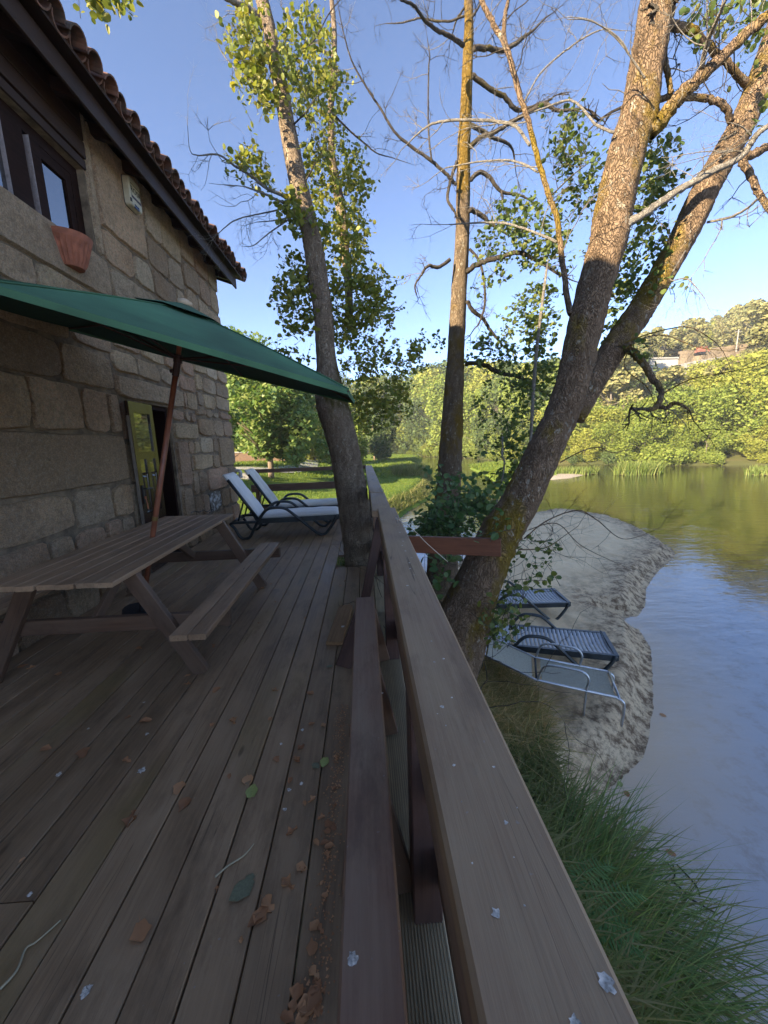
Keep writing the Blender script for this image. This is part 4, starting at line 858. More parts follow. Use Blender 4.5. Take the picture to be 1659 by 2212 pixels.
def twig(T, p, d, L, r, lev, tips=None, droop=0.0):
    k = max(3, int(L/.07)); P = [np.array(p)]; d = d/np.linalg.norm(d)
    for i in range(k):
        d = d+rng.normal(0, .24, 3)+np.array([0, 0, .03-droop]); d /= np.linalg.norm(d); P.append(P[-1]+d*L/k)
    T.add(P, r, r*.35)
    if tips is not None: tips.append(P)
    if lev > 0:
        for _ in range(rng.integers(2, 5)):
            i = rng.integers(1, k); e = P[i]-P[i-1]; e /= np.linalg.norm(e); s = np.cross(e, rng.normal(0, 1, 3)); s /= np.linalg.norm(s)
            twig(T, P[i], e*.6+s*.8, L*rng.uniform(.3, .6), r*.6, lev-1, tips, droop)
LV = np.array([(0, 0, 0), (-.34, .22, .07), (-.44, .58, .1), (-.22, .95, .03), (.22, .95, .03), (.44, .58, .1), (.34, .22, .07), (0, .5, -.02), (0, 1.0, -.03), (0, -.28, .02)], float)
LF = np.array([(0, 7, 1), (1, 7, 2), (2, 7, 3), (3, 7, 8), (8, 7, 4), (4, 7, 5), (5, 7, 6), (6, 7, 0)])
LV[:, 1] *= 1.05
leafmesh = {}
def leaf_basis(n, up=.35, hang=.35):
    nz = rng.normal(0, 1, (n, 3)); nz[:, 2] = np.abs(nz[:, 2])+up; nz /= np.linalg.norm(nz, axis=1)[:, None]
    y = rng.normal(0, 1, (n, 3)); y[:, 2] -= hang; y -= nz*(y*nz).sum(1)[:, None]; y /= np.linalg.norm(y, axis=1)[:, None]
    return np.cross(y, nz), y, nz
def foliage(parent, P, size, mat, singles=300, name='foliage', up=.35):
    P = np.asarray(P); n = len(P); x, y, z = leaf_basis(n, up); s = size*rng.uniform(.5, 1.3, n)
    d = np.linalg.norm(P-EYE, axis=1); inv = np.array([1.0]*n)
    o = np.argsort(d/s); one = o[:singles]; rest = o[singles:]
    if mat.name not in leafmesh: leafmesh[mat.name] = mesh('leaf', LV, [tuple(f) for f in LF], mat, False)
    for i in one:
        M = Matrix(((x[i][0]*s[i], y[i][0]*s[i], z[i][0]*s[i], P[i][0]), (x[i][1]*s[i], y[i][1]*s[i], z[i][1]*s[i], P[i][1]), (x[i][2]*s[i], y[i][2]*s[i], z[i][2]*s[i], P[i][2]), (0, 0, 0, 1)))
        link('leaf', leafmesh[mat.name], M, parent)
    if len(rest):
        B = np.stack([x, y, z], 1)[rest]*s[rest][:, None, None]
        V = P[rest][:, None, :]+np.einsum('vk,nkj->nvj', LV, B); nv = len(LV)
        F = (LF[None]+np.arange(len(rest))[:, None, None]*nv).reshape(-1, 3)
        link(name, mesh(name, V.reshape(-1, 3), F, mat), None, parent, 'stuff')
def cluster(T, c, x, y, rx, ry, Y0, Y1, n, hold):
    n = max(2, int(n*1.05))
    """n twigs with leaves in an ellipse seen in close-up c, between depths Y0 and Y1"""
    for _ in range(n):
        while True:
            u, v = rng.uniform(-1, 1, 2)
            if u*u+v*v < 1: break
        p = uy(*cv(c, x+u*rx, y+v*ry), rng.uniform(Y0, Y1)); d = rng.normal(0, 1, 3)+np.array([0, 0, .25]); d /= np.linalg.norm(d)
        L = rng.uniform(.14, .34); k = 5; P = [p-d*L*.5]
        for i in range(k): d = d+rng.normal(0, .2, 3); d /= np.linalg.norm(d); P.append(P[-1]+d*L/k)
        T.add(P, .0028, .0012)
        for i in range(1, k+1):
            hold.append(P[i]+rng.normal(0, .012, 3))
            if rng.random() < .45: hold.append(P[i]+rng.normal(0, .03, 3))
def near_tree(name, label, base, trunks, limbs, clusters, tb, tl, tw, lm, lsize, ntwig, extra=None, limbtwigs=True, singles=300, lm2=None):
    t = thing(name, base, label, 'tree'); T = Tubes(); TD = Tubes()
    for c, pts, Y0, Y1, pre in trunks:
        P, r = limbpts(c, pts, Y0, Y1)
        if pre is not None: P = np.vstack([[pre[0]], P]) if np.ndim(pre[0]) == 1 else np.vstack([pre[0], P]); r = np.concatenate([np.atleast_1d(pre[1]), r])
        P, r = dens(P, r, 9); V, F = barktube(P, r, 26, .05); link('trunk', mesh('trunk', V, F, tb, True), None, t)
    for c, pts, Y0, Y1, k_ in limbs:
        P, r = limbpts(c, pts, Y0, Y1); r = r*.84; P, r = dens(P, r, 7); P[1:-1] += rng.normal(0, 1, (len(P)-2, 3))*r[1:-1, None]*.13
        V, F = barktube(P, r, 8, .1); link('limb', mesh('limb', V, F, tw if k_ else tl, True), None, t)
        nn = int(ntwig*np.linalg.norm(np.diff(P, axis=0), axis=1).sum())+2
        for _ in range(nn):
            i = rng.integers(len(P)//5, len(P)-1); e = P[min(i+1, len(P)-1)]-P[i-1]; e /= np.linalg.norm(e); s = np.cross(e, rng.normal(0, 1, 3)); s /= np.linalg.norm(s)
            twig(T if (k_ or rng.random() < .35) else TD, P[i], e*.5+s, rng.uniform(.18, .6), min(.0052, r[i]*.5), 2)
        twig(T if k_ else TD, P[-1], P[-1]-P[-4], .35, r[-1]*.9, 2)
    hold = []
    for cl in clusters: cluster(TD, *cl, hold)
    if extra: extra(t, T, TD, hold)
    if hold: foliage(t, hold, lsize, lm, singles)
    T.build('pale_twigs', M_TWIG, t); TD.build('dark_twigs', M_TWIGD, t)
    return t
# tree growing through the deck
YL = 4.78
near_tree('alder_tree', 'pale leaning alder growing up through a hole in the deck boards', (-.13, YL, 0),
  [('Q', [(1190, 1500, 195), (1165, 1250, 200), (1128, 1000, 196), (1090, 800, 196), (1045, 620, 205), (1000, 440, 205), (972, 200, 132), (965, 0, 124)][:7]+[(950, 2050, 126, 'H'), (920, 1850, 128), (890, 1650, 126), (850, 1450, 116), (800, 1250, 116), (750, 1000, 110), (710, 800, 102), (680, 600, 92), (630, 400, 88), (600, 200, 86), (560, 40, 84), (530, -80, 80), (480, -300, 60), (440, -500, 30)], YL, YL+.35, (np.array([[-.12, YL, -1.4], [-.125, YL, -.3]]), [.24, .2])),
   ('H', [(1125, 2150, 40), (1120, 1990, 46), (1110, 1800, 54), (1090, 1600, 56), (1070, 1400, 64), (1035, 1200, 60), (1005, 1000, 46), (1000, 700, 40), (1010, 550, 38), (1020, 400, 36), (1022, 200, 32), (1005, 0, 28), (980, -300, 15)], 5.6, 6.6, None)],
  [('H', [(760, 1300, 30), (600, 1240, 26), (480, 1150, 22), (370, 1080, 18), (260, 1010, 14), (130, 1015, 9), (80, 980, 6), (65, 830, 4), (65, 760, 3)], YL, 4.4, 1),
   ('H', [(720, 1340, 20), (550, 1260, 16), (440, 1220, 10)], YL, 4.6, 1), ('H', [(740, 1350, 14), (620, 1380, 11), (430, 1420, 9), (340, 1460, 8), (250, 1540, 5)], YL, 5.3, 1),
   ('H', [(760, 1410, 12), (640, 1440, 9), (520, 1450, 6)], YL, 5.0, 1), ('H', [(730, 1430, 12), (600, 1520, 9), (500, 1600, 7), (440, 1610, 4)], YL, 4.5, 1),
   ('H', [(640, 620, 12), (540, 560, 10), (420, 490, 8), (330, 400, 7), (270, 310, 5), (250, 200, 3)], YL, 5.2, 1),
   ('H', [(540, 130, 60), (450, 50, 46), (340, 0, 40), (200, -90, 25)], 5.1, 4.8, 1),
   ('H', [(1030, 760, 16), (1110, 840, 14), (1200, 920, 12), (1300, 1000, 9), (1400, 1030, 6), (1520, 1070, 3)], 6.2, 6.6, 0),
   ('H', [(840, 1170, 14), (880, 1100, 11), (905, 1030, 6)], YL, 5.0, 0), ('H', [(760, 810, 14), (830, 740, 10), (900, 640, 6)], 4.95, 4.7, 0),
   ('H', [(1010, 360, 26), (920, 320, 20), (820, 250, 12), (700, 100, 6)], 6.5, 6.0, 1), ('H', [(760, 400, 10), (900, 250, 9), (980, 100, 8), (1060, 0, 6)], 5.2, 5.8, 0)],
  [('H', 470, 300, 110, 240, 4.5, 5.2, 62), ('H', 620, 480, 170, 250, 4.5, 5.2, 62), ('H', 500, 600, 90, 110, 4.5, 5.1, 16), ('H', 830, 330, 190, 330, 4.8, 6.4, 92), ('H', 900, 640, 150, 200, 5, 6.4, 46), ('H', 1020, 560, 120, 140, 5.6, 6.6, 24), ('H', 430, 1050, 110, 80, 4.4, 4.8, 20), ('H', 560, 1150, 80, 60, 4.5, 4.9, 12),
   ('H', 740, 1330, 80, 60, 4.5, 4.9, 18), ('H', 800, 1440, 110, 70, 4.5, 5, 18), ('H', 900, 1000, 100, 200, 4.7, 6, 30), ('H', 1010, 950, 80, 200, 5.6, 6.4, 30), ('H', 1150, 1150, 100, 200, 5.6, 6.6, 62), ('H', 980, 1300, 110, 140, 5.2, 6.4, 38), ('H', 1130, 1480, 120, 140, 5.4, 6.5, 56), ('H', 1000, 1560, 100, 130, 4.8, 6, 30), ('H', 1170, 1640, 110, 110, 5.2, 6.6, 34),
   ('H', 800, 1760, 130, 90, 4.6, 5.6, 22), ('H', 760, 1900, 140, 120, 4.6, 5.8, 56), ('H', 790, 2080, 110, 120, 4.7, 5.8, 46), ('H', 1100, 1800, 160, 130, 4.9, 6.4, 70), ('H', 1180, 1980, 190, 160, 4.9, 6.4, 100), ('H', 1320, 1850, 90, 100, 5, 6.2, 20), ('H', 1080, 2120, 120, 120, 4.9, 6, 50), ('H', 1300, 2060, 130, 120, 5, 6.4, 44),
   ('Q', 700, 190, 170, 140, 5.0, 6.4, 46), ('Q', 1180, 160, 140, 180, 5.2, 6.6, 66), ('Q', 1330, 330, 170, 200, 5, 6.4, 84), ('Q', 1250, 530, 130, 130, 4.9, 6, 50), ('Q', 1480, 230, 130, 160, 5.0, 6.4, 36), ('Q', 1420, 480, 140, 110, 5.0, 6.2, 34), ('Q', 1580, 110, 70, 80, 5.2, 6, 12),
   ('D', 200, -2, 45, 20, 3.9, 4.2, 16), ('D', 262, -4, 14, 22, 3.9, 4.2, 6)],
  M_BARK_L, M_TWIGD, M_TWIG, M_LEAFL, .052, 3.6)
# dark mossy tree in the middle
YA = 5.6
near_tree('bare_tree', 'straight orange-mossed tree, mostly bare, in the middle beside the river', (1.15, YA, -1.6),
  [('I', [(178, 1120, 132), (195, 950, 112), (203, 800, 104), (213, 600, 92), (226, 350, 76), (240, 100, 72), (1112, 1830, 108, 'G'), (1117, 1600, 106), (1121, 1400, 104), (1125, 1100, 96), (1140, 900, 88), (1150, 600, 80), (1160, 300, 74), (1163, 150, 66), (1160, 0, 64), (1156, -300, 50), (1150, -600, 25)], YA, YA+.3, (np.array([[1.08, YA, -1.9], [1.1, YA, -.8]]), [.29, .24]))],
  [('G', [(1065, 1420, 30), (1000, 1350, 30), (880, 1240, 28), (700, 1110, 25), (590, 1010, 22), (500, 860, 19), (390, 690, 17), (300, 540, 14), (250, 430, 12), (200, 250, 10), (165, 80, 7)], YA, 5.0, 0),
   ('G', [(880, 1240, 18), (858, 1070, 17), (850, 800, 15), (856, 500, 13), (863, 430, 11), (845, 300, 6)], 5.45, 5.3, 0),
   ('G', [(1120, 350, 40), (1040, 290, 36), (900, 220, 32), (810, 140, 28), (740, 40, 26), (640, 0, 20)], YA, 5.0, 0), ('G', [(1130, 120, 20), (1000, 165, 18), (850, 150, 18), (780, 140, 16), (650, 175, 12), (530, 180, 6)], YA, 5.9, 0),
   ('G', [(1200, 370, 46), (1300, 370, 42), (1420, 385, 38), (1520, 340, 32), (1590, 280, 27), (1659, 230, 20), (1760, 130, 14)], YA, 6.0, 0), ('G', [(1190, 580, 44), (1320, 680, 42), (1430, 740, 40), (1530, 840, 38), (1640, 830, 30), (1800, 760, 20)], YA, 6.0, 0),
   ('G', [(1170, 1130, 40), (1260, 1050, 38), (1350, 1020, 36), (1450, 960, 36), (1560, 900, 34), (1659, 840, 34), (1750, 800, 32), (1850, 850, 28), (2050, 830, 18)], YA, 5.2, 0),
   ('G', [(1180, 960, 38), (1270, 1010, 36), (1350, 1060, 32), (1440, 1090, 27), (1500, 1150, 20), (1520, 1280, 10)], YA, 6.0, 0), ('G', [(1180, 1380, 40), (1250, 1320, 38), (1330, 1370, 34), (1410, 1470, 28), (1560, 1500, 20), (1659, 1560, 10)], YA, 5.8, 0), ('G', [(1415, 1470, 20), (1420, 1530, 15), (1415, 1570, 8)], 5.7, 5.7, 0),
   ('G', [(1070, 1240, 30), (1020, 1400, 28), (1000, 1530, 26), (1050, 1620, 24)], YA, 5.5, 0), ('E', [(290, 960, 26), (340, 985, 24), (400, 1035, 18), (470, 1080, 8)], YA, 5.8, 0),
   ('E', [(280, 1245, 28), (330, 1210, 28), (430, 1180, 25), (520, 1160, 22), (610, 1200, 18), (700, 1260, 12)], YA, 5.0, 0), ('E', [(200, 1190, 20), (150, 1225, 19), (100, 1220, 17), (70, 1260, 13), (40, 1310, 10), (48, 1355, 5)], YA, 5.3, 0),
   ('E', [(280, 1380, 22), (310, 1430, 21), (350, 1460, 19), (385, 1515, 17), (435, 1575, 12)], YA, 5.9, 0), ('E', [(290, 1140, 14), (340, 1210, 13), (360, 1330, 13), (355, 1420, 12), (330, 1490, 9)], YA, 5.7, 0), ('I', [(270, 385, 24), (350, 390, 24), (430, 430, 22), (520, 450, 20), (640, 520, 14)], YA, 5.2, 0),
   ('G', [(1190, 130, 22), (1230, 70, 20), (1260, 0, 16), (1300, -100, 8)], 5.7, 6, 0), ('G', [(1130, 60, 18), (1070, 150, 16), (1035, 270, 10)], 5.7, 5.9, 0)],
  [('E', 540, 980, 130, 80, 4.9, 5.9, 40), ('E', 430, 1100, 110, 100, 5, 5.9, 40), ('E', 600, 1080, 130, 100, 4.8, 5.8, 52), ('E', 640, 1180, 110, 70, 4.8, 5.6, 26), ('E', 390, 1260, 70, 40, 5, 5.8, 7), ('E', 320, 1330, 30, 20, 5.3, 5.7, 3),
   ('E', 600, 1400, 110, 110, 4.8, 5.8, 34), ('I', 560, 200, 130, 130, 4.8, 5.8, 52), ('I', 380, 330, 110, 70, 5, 5.8, 34), ('I', 560, 400, 150, 100, 4.8, 5.8, 50), ('I', 450, 560, 150, 110, 4.9, 5.8, 38), ('I', 560, 620, 80, 120, 4.8, 5.6, 26), ('I', 400, 750, 100, 110, 5.0, 5.8, 14), ('I', 150, 300, 30, 40, 5.5, 6.2, 4)],
  M_BARK_A, M_TWIGD, M_TWIG, M_LEAF, .05, 3.6)
# great leaning tree with two trunks
YB = 2.95
near_tree('leaning_tree', 'huge double-trunked mossy tree leaning out over the beach, nearest on the right', (.5, YB, -1.5),
  [('I', [(330, 1398, 205), (425, 1180, 185), (505, 1050, 168), (585, 890, 160), (662, 730, 152), (722, 590, 148), (768, 440, 146), (812, 250, 150), (862, 50, 152), (530, 1720, 242, 'F'), (548, 1600, 244), (565, 1500, 250), (605, 1300, 240), (645, 1140, 238), (680, 1000, 236), (735, 850, 238), (762, 700, 224), (790, 500, 214), (832, 300, 222), (860, 130, 226), (880, 0, 226), (905, -200, 190), (930, -500, 120)], YB-.1, YB+.15, (np.array([[.3, YB-.2, -1.7], [.42, YB-.15, -.8]]), [.34, .3])),
   ('I', [(770, 640, 90), (850, 480, 108), (900, 400, 112), (945, 330, 114), (1000, 245, 116), (1060, 160, 116), (1110, 80, 112), (1015, 1760, 170, 'F'), (1145, 1500, 182), (1220, 1340, 178), (1295, 1200, 172), (1375, 1060, 168), (1450, 930, 166), (1530, 760, 160), (1590, 600, 152), (1640, 450, 145), (1720, 200, 130), (1800, -100, 80)], YB+.35, YB+.6, None)],
  [('F', [(820, 960, 120), (900, 860, 116), (1010, 710, 108), (1100, 620, 100), (1200, 530, 96), (1400, 340, 90), (1540, 210, 86), (1680, 90, 80), (1850, -60, 50)], YB+.02, YB-.3, 0), ('F', [(975, 660, 40), (955, 560, 44), (935, 450, 44), (920, 350, 40)], YB+.1, YB+.15, 0),
   ('F', [(1510, 610, 60), (1400, 480, 58), (1260, 350, 60), (1120, 220, 66), (960, 180, 70), (900, 170, 70)], YB+.55, YB+.2, 0), ('F', [(1400, 860, 50), (1350, 750, 54), (1230, 700, 52), (1080, 690, 50), (890, 700, 46), (700, 760, 36)], YB+.5, YB+.4, 0),
   ('F', [(640, 1600, 80), (700, 1560, 66), (850, 1470, 62), (1050, 1330, 60), (1250, 1220, 56), (1450, 1120, 50), (1530, 1030, 52), (1580, 950, 50), (1680, 880, 40), (1800, 800, 25)], YB-.05, YB-.3, 1),
   ('E', [(755, 1440, 36), (745, 1400, 34), (715, 1200, 30), (690, 1000, 29), (650, 880, 29), (600, 720, 28), (560, 560, 27), (510, 400, 28), (460, 220, 28), (400, 110, 26), (345, 0, 24), (300, -120, 15)], YB, YB+.4, 0),
   ('E', [(458, 225, 24), (448, 150, 24), (452, 80, 22), (468, 0, 18), (490, -100, 12)], 3.3, 3.4, 0), ('E', [(690, 1110, 14), (600, 1070, 12), (480, 1030, 11), (380, 1020, 10), (200, 1030, 6)], 3.05, 3.5, 1),
   ('E', [(605, 790, 11), (500, 740, 10), (350, 740, 9), (180, 770, 6)], 3.15, 3.6, 1), ('E', [(565, 665, 16), (520, 600, 16), (480, 570, 16), (350, 552, 14), (150, 560, 13), (70, 600, 10), (10, 655, 6)], 3.2, 3.9, 1),
   ('E', [(955, 610, 14), (870, 570, 12), (800, 490, 11), (740, 460, 10), (620, 500, 8), (500, 545, 5)], YB, 3.3, 1), ('E', [(540, 470, 10), (620, 330, 9), (760, 210, 8), (860, 150, 7), (920, 130, 4)], 3.2, 3.0, 1), ('E', [(1095, 360, 9), (1040, 280, 8), (970, 170, 8), (840, 95, 6), (740, 90, 4)], YB-.15, 2.7, 1), ('F', [(790, 555, 14), (700, 420, 13), (630, 320, 12), (540, 230, 10), (400, 140, 8), (240, 120, 5)], YB-.15, 2.8, 1),
   ('I', [(1010, 310, 44), (1080, 380, 40), (1130, 450, 36), (1170, 520, 30), (1150, 580, 30), (1110, 598, 26)], YB+.3, YB-.1, 0), ('I', [(1155, 580, 24), (1190, 590, 22), (1230, 568, 20), (1270, 580, 15), (1298, 600, 8)], 2.95, 2.85, 0),
   ('F', [(1490, 1115, 66), (1580, 1080, 64), (1690, 1020, 60), (1850, 950, 45)], YB+.4, YB+.5, 0), ('F', [(1480, 1130, 56), (1540, 1260, 52), (1590, 1370, 48), (1660, 1470, 42), (1750, 1600, 30)], YB+.4, YB+.2, 0),
   ('I', [(705, 840, 7), (800, 790, 7), (880, 770, 6), (950, 795, 5), (1050, 770, 3)], YB, 3.1, 0), ('I', [(540, 1190, 8), (640, 1110, 7), (780, 1060, 7), (870, 1100, 6), (990, 1190, 4), (1120, 1160, 3)], YB-.1, 2.9, 0), ('I', [(560, 1150, 5), (690, 1120, 5), (800, 1220, 4), (960, 1300, 3)], YB-.1, 2.8, 0), ('I', [(520, 1240, 8), (640, 1230, 6), (720, 1180, 4), (790, 1130, 3)], YB-.1, 3.2, 0),
   ('I', [(1000, 290, 8), (1150, 240, 7), (1300, 220, 6), (1420, 290, 4)], YB+.2, 2.9, 0), ('I', [(1000, 320, 7), (1100, 265, 7), (1200, 260, 6), (1330, 310, 4), (1480, 330, 3)], YB+.2, 3.3, 0), ('I', [(1165, 530, 8), (1300, 460, 6), (1450, 430, 5), (1600, 400, 3)], 3, 2.8, 0), ('I', [(1040, 290, 7), (1000, 400, 6), (1100, 490, 6), (1140, 570, 4)], 3.2, 3.1, 0),
   ('E', [(1280, 1150, 7), (1210, 1280, 6), (1290, 1280, 6), (1370, 1370, 4)], 3.3, 3.0, 1), ('F', [(1230, 1570, 20), (1380, 1540, 22), (1500, 1480, 18), (1600, 1400, 10)], 3.4, 3.0, 1), ('F', [(1190, 480, 40), (1230, 300, 38), (1290, 160, 32), (1360, 0, 22)], 2.8, 2.5, 1),
   ('F', [(990, 410, 10), (1080, 180, 9), (1180, 20, 6)], 3.2, 3.4, 0), ('F', [(1540, 960, 12), (1480, 900, 10), (1400, 870, 6)], 2.75, 2.7, 1), ('F', [(1540, 980, 10), (1420, 1050, 8), (1200, 1110, 6), (950, 1180, 4)], 2.75, 2.6, 1)],
  [('E', 700, 530, 110, 50, 3.40, 4.40, 7), ('E', 740, 660, 110, 80, 3.30, 4.40, 20), ('E', 800, 760, 110, 90, 3.40, 4.40, 24), ('E', 850, 860, 70, 80, 3.40, 4.30, 14), ('E', 760, 950, 90, 70, 3.40, 4.40, 17), ('E', 880, 1180, 80, 80, 3.70, 4.60, 12),
   ('E', 1140, 740, 60, 110, 3.2, 3.8, 22), ('E', 1110, 900, 70, 90, 3.2, 3.8, 22), ('E', 1190, 830, 50, 80, 3.3, 3.9, 10), ('E', 1080, 1030, 60, 90, 3.2, 3.8, 18), ('E', 1120, 1120, 90, 80, 3.3, 3.9, 20), ('E', 1000, 1230, 50, 120, 3.2, 3.8, 20), ('E', 1060, 1290, 60, 50, 3.2, 3.6, 10),
   ('E', 1420, 60, 150, 60, 2.80, 3.80, 14), ('E', 1590, 60, 70, 80, 2.70, 3.60, 9), ('E', 1590, 240, 60, 120, 3.00, 4.00, 7), ('E', 1560, 360, 40, 60, 3.40, 4.20, 3), ('E', 1640, 520, 20, 30, 2.90, 3.30, 2), ('I', 980, 50, 70, 60, 3.2, 3.6, 14), ('I', 930, 190, 50, 80, 3.3, 3.7, 10), ('I', 1050, 340, 50, 40, 3.0, 3.3, 6), ('E', 1230, 1290, 40, 20, 3.0, 3.3, 3),
   ('J', 580, 200, 110, 70, 2.7, 3.2, 11), ('J', 620, 330, 80, 60, 2.7, 3.1, 7), ('J', 430, 500, 70, 60, 2.4, 2.9, 16), ('J', 420, 560, 50, 40, 2.5, 2.8, 9), ('J', 500, 400, 60, 60, 2.7, 3.0, 6)],
  M_BARK_B, M_BARK_B, M_TWIG, M_LEAF, .041, 3.4)
# pale young sapling and the creeper between the trunks
near_tree('sapling', 'thin pale straight sapling between the middle tree and the leaning tree', (1.6, 4.4, -1.6),
  [('I', [(430, 960, 8), (440, 800, 9), (440, 720, 8)], 4.3, 4.4, (np.array([uy(985, 1425, 4.3)]), [.02])), ('I', [(560, 800, 13), (577, 620, 15), (585, 480, 15), (600, 300, 14), (622, 120, 13), (640, -20, 11), (650, -90, 6)], 4.4, 4.5, (np.array([uy(1000, 1425, 4.3), uy(1110, 1100, 4.35)]), [.04, .034]))],
  [('I', [(440, 790, 5), (480, 740, 4), (520, 690, 3)], 4.4, 4.6, 0)], [('I', 470, 780, 60, 120, 4.3, 4.7, 26), ('I', 430, 930, 60, 60, 4.2, 4.6, 16), ('I', 610, 350, 60, 200, 4.3, 4.8, 30)], M_TWIG, M_TWIGD, M_TWIG, M_LEAF, .062, 3, singles=200)
def shrub(t, T, TD, hold):
    for _ in range(46):
        p = np.array([rng.uniform(.42, 1.0), rng.uniform(3.25, 4.4), -1.2]); twig(TD, p, np.array([rng.normal(0, .2), rng.normal(0, .2), 1.0]), rng.uniform(1.4, 2.1), .006, 1)
near_tree('ivy_bush', 'green creeper bush with round leaves tangled at the foot of the leaning tree', (.8, 3.6, -1.4), [], [],
  [('J', 130, 80, 110, 70, 3.3, 4.3, 27), ('J', 230, 60, 130, 90, 3.2, 4.0, 34), ('J', 330, 30, 110, 80, 3.1, 3.8, 18), ('J', 100, 140, 70, 50, 3.2, 4.2, 14), ('I', 270, 960, 110, 90, 3.4, 4.2, 28), ('I', 330, 1060, 100, 70, 3.2, 4.0, 21), ('I', 160, 1090, 90, 90, 3.5, 4.4, 28), ('I', 60, 1160, 60, 50, 3.5, 4.2, 8), ('I', 180, 1270, 40, 50, 2.75, 3.0, 4), ('J', 150, 370, 30, 60, 2.6, 2.9, 3), ('I', 410, 1190, 20, 90, 2.55, 2.7, 3), ('I', 110, 930, 40, 70, 4.2, 4.8, 6)],
  M_BARK_B, M_TWIGD, M_TWIG, M_IVY, .056, 0, extra=shrub)
# ------------------------------------------------------------------ trees of the far bank, lawn and hill
def crown_mesh(name, lobes, n, size, mat, shell=.75, seed=0, flatten=1.0):
    r = np.random.default_rng(seed); lobes = np.array(lobes, float); wgt = lobes[:, 3]**2; k = r.choice(len(lobes), n, p=wgt/wgt.sum())
    d = r.normal(0, 1, (n, 3)); d /= np.linalg.norm(d, axis=1)[:, None]; rad = np.where(r.random(n) < .8, r.uniform(shell, 1.08, n), r.uniform(.3, 1, n))
    clump = np.sin(d[:, 0]*7+k)*np.sin(d[:, 1]*6+k*2)*np.sin(d[:, 2]*7+k*3); rad = rad*(1+.2*clump)
    P = lobes[k, :3]+d*(lobes[k, 3]*rad)[:, None]*np.array([1, 1, flatten]); P = P[P[:, 2] > .05]; n = len(P); d = d[:n]
    z = r.normal(0, 1, (n, 3))*.72+d+np.array([0, 0, .3]); z /= np.linalg.norm(z, axis=1)[:, None]
    y = r.normal(0, 1, (n, 3)); y -= z*(y*z).sum(1)[:, None]; y /= np.linalg.norm(y, axis=1)[:, None]; x = np.cross(y, z); s = size*(.6+.8*((k*0.37) % 1))[:n, None]*r.uniform(.5, 1.4, n)[:, None]
    V = np.stack([P-y*s, P+x*s*.62, P+y*s, P-x*s*.62], 1).reshape(-1, 3); F = np.arange(n*4).reshape(n, 4)
    return mesh(name, V, F, mat)
def trunk_mesh(h, r, seed, nb=7, spread=.35, mat=None):
    rr = np.random.default_rng(seed); m = MB(); P = [(0, 0, -.5)]+[(rr.normal(0, .03)*h*t, rr.normal(0, .03)*h*t, h*t) for t in (.15, .35, .55, .75, .9)]
    m.tube(spline(P, 3), np.linspace(r, r*.2, 16), 7)
    for _ in range(nb):
        t = rr.uniform(.2, .75); a = rr.uniform(0, 6.28); b = np.array([0, 0, h*t]); e = b+np.array([math.cos(a)*h*spread, math.sin(a)*h*spread, h*rr.uniform(.1, .25)])
        m.tube(spline([b, (b+e)/2+(0, 0, -.03*h), e], 3), np.linspace(r*.4, r*.08, 7), 5)
    return mesh('trunk', m.V, m.F, mat or M_FARTRUNK, True)
def lobes(n, h, rx, z0, z1, r0, r1, seed):
    r = np.random.default_rng(seed); out = []
    for i in range(n):
        t = (i+.5)/n; z = z0+(z1-z0)*t; w_ = rx*math.sqrt(max(.05, 1-(2*t-1)**2*.75)); a = r.uniform(0, 6.28); q = w_*math.sqrt(r.random())
        out.append((q*math.cos(a), q*math.sin(a), z*h, r.uniform(r0, r1)))
    return out
# prototypes are 10 m tall
PB = [(crown_mesh('crown', lobes(26, 10, 3.4, .06, .86, 1.0, 1.7, 40+i), 11000, .155, m, seed=i), trunk_mesh(8.5, .16, i)) for i, m in enumerate((M_FAR, M_FAR2, M_FAR3, M_FAR))]
PT = [(crown_mesh('crown', lobes(22, 10, 2.6, .28, .92, .8, 1.5, 60+i), 8500, .17, m, seed=10+i), trunk_mesh(9, .2, 10+i)) for i, m in enumerate((M_FAR, M_FAR3, M_FAR2))]
PE = [(crown_mesh('crown', lobes(17, 10, 1.9, .35, .98, .45, 1.0, 80+i), 4600, .2, M_EUC, seed=20+i), trunk_mesh(9.6, .13, 20+i, 9, .2)) for i in range(3)]
def where(x, y, z=0.0):
    px = proj((x, y, z))[0]
    for lim, txt in ((470, 'hidden behind the house'), (620, 'behind the deck loungers'), (780, 'behind the tree on the deck'), (900, 'left of the middle tree'), (1000, 'behind the middle tree'), (1130, 'just right of the middle tree'), (1250, 'behind the leaning tree'), (1330, 'left of the tall reed clump'), (1440, 'behind the tall reed clump'), (1540, 'right of the tall reed clump'), (1620, 'near the right edge')):
        if px < lim: return txt
    return 'at the right edge'
HUE = {M_FAR.name: 'yellow-green', M_FAR2.name: 'golden', M_FAR3.name: 'dark green', M_EUC.name: 'grey-green'}
def put(proto, name, x, y, z, h, label, group, wide=1.0):
    t = thing(name, (x, y, z), label, 'tree', group); s = h/10
    M = Matrix.Translation((x, y, z)) @ Matrix.Rotation(rng.uniform(0, 6.28), 4, 'Z') @ Matrix.Diagonal((s*wide, s*wide, s, 1))
    link('crown', proto[0], M, t); link('trunk', proto[1], M, t); return t
def proj(p):
    v = np.array(p)-EYE; z = v@FW; x = v@RT/z*FPX; y = -(v@UP)/z*FPX; return CX+x*cr+y*sr, CY-x*sr+y*cr, z
def cap(x, y, z, h, prof):
    """lowers a tree that would rise above the profile of the wood seen in the photograph"""
    px, _, zz = proj((x, y, z+h))
    if zz <= 0: return h
    lim = np.interp(px, [p[0] for p in prof], [p[1] for p in prof])+rng.uniform(-6, 22); q = uy(px, lim, y)[2]
    return min(h, q-z)
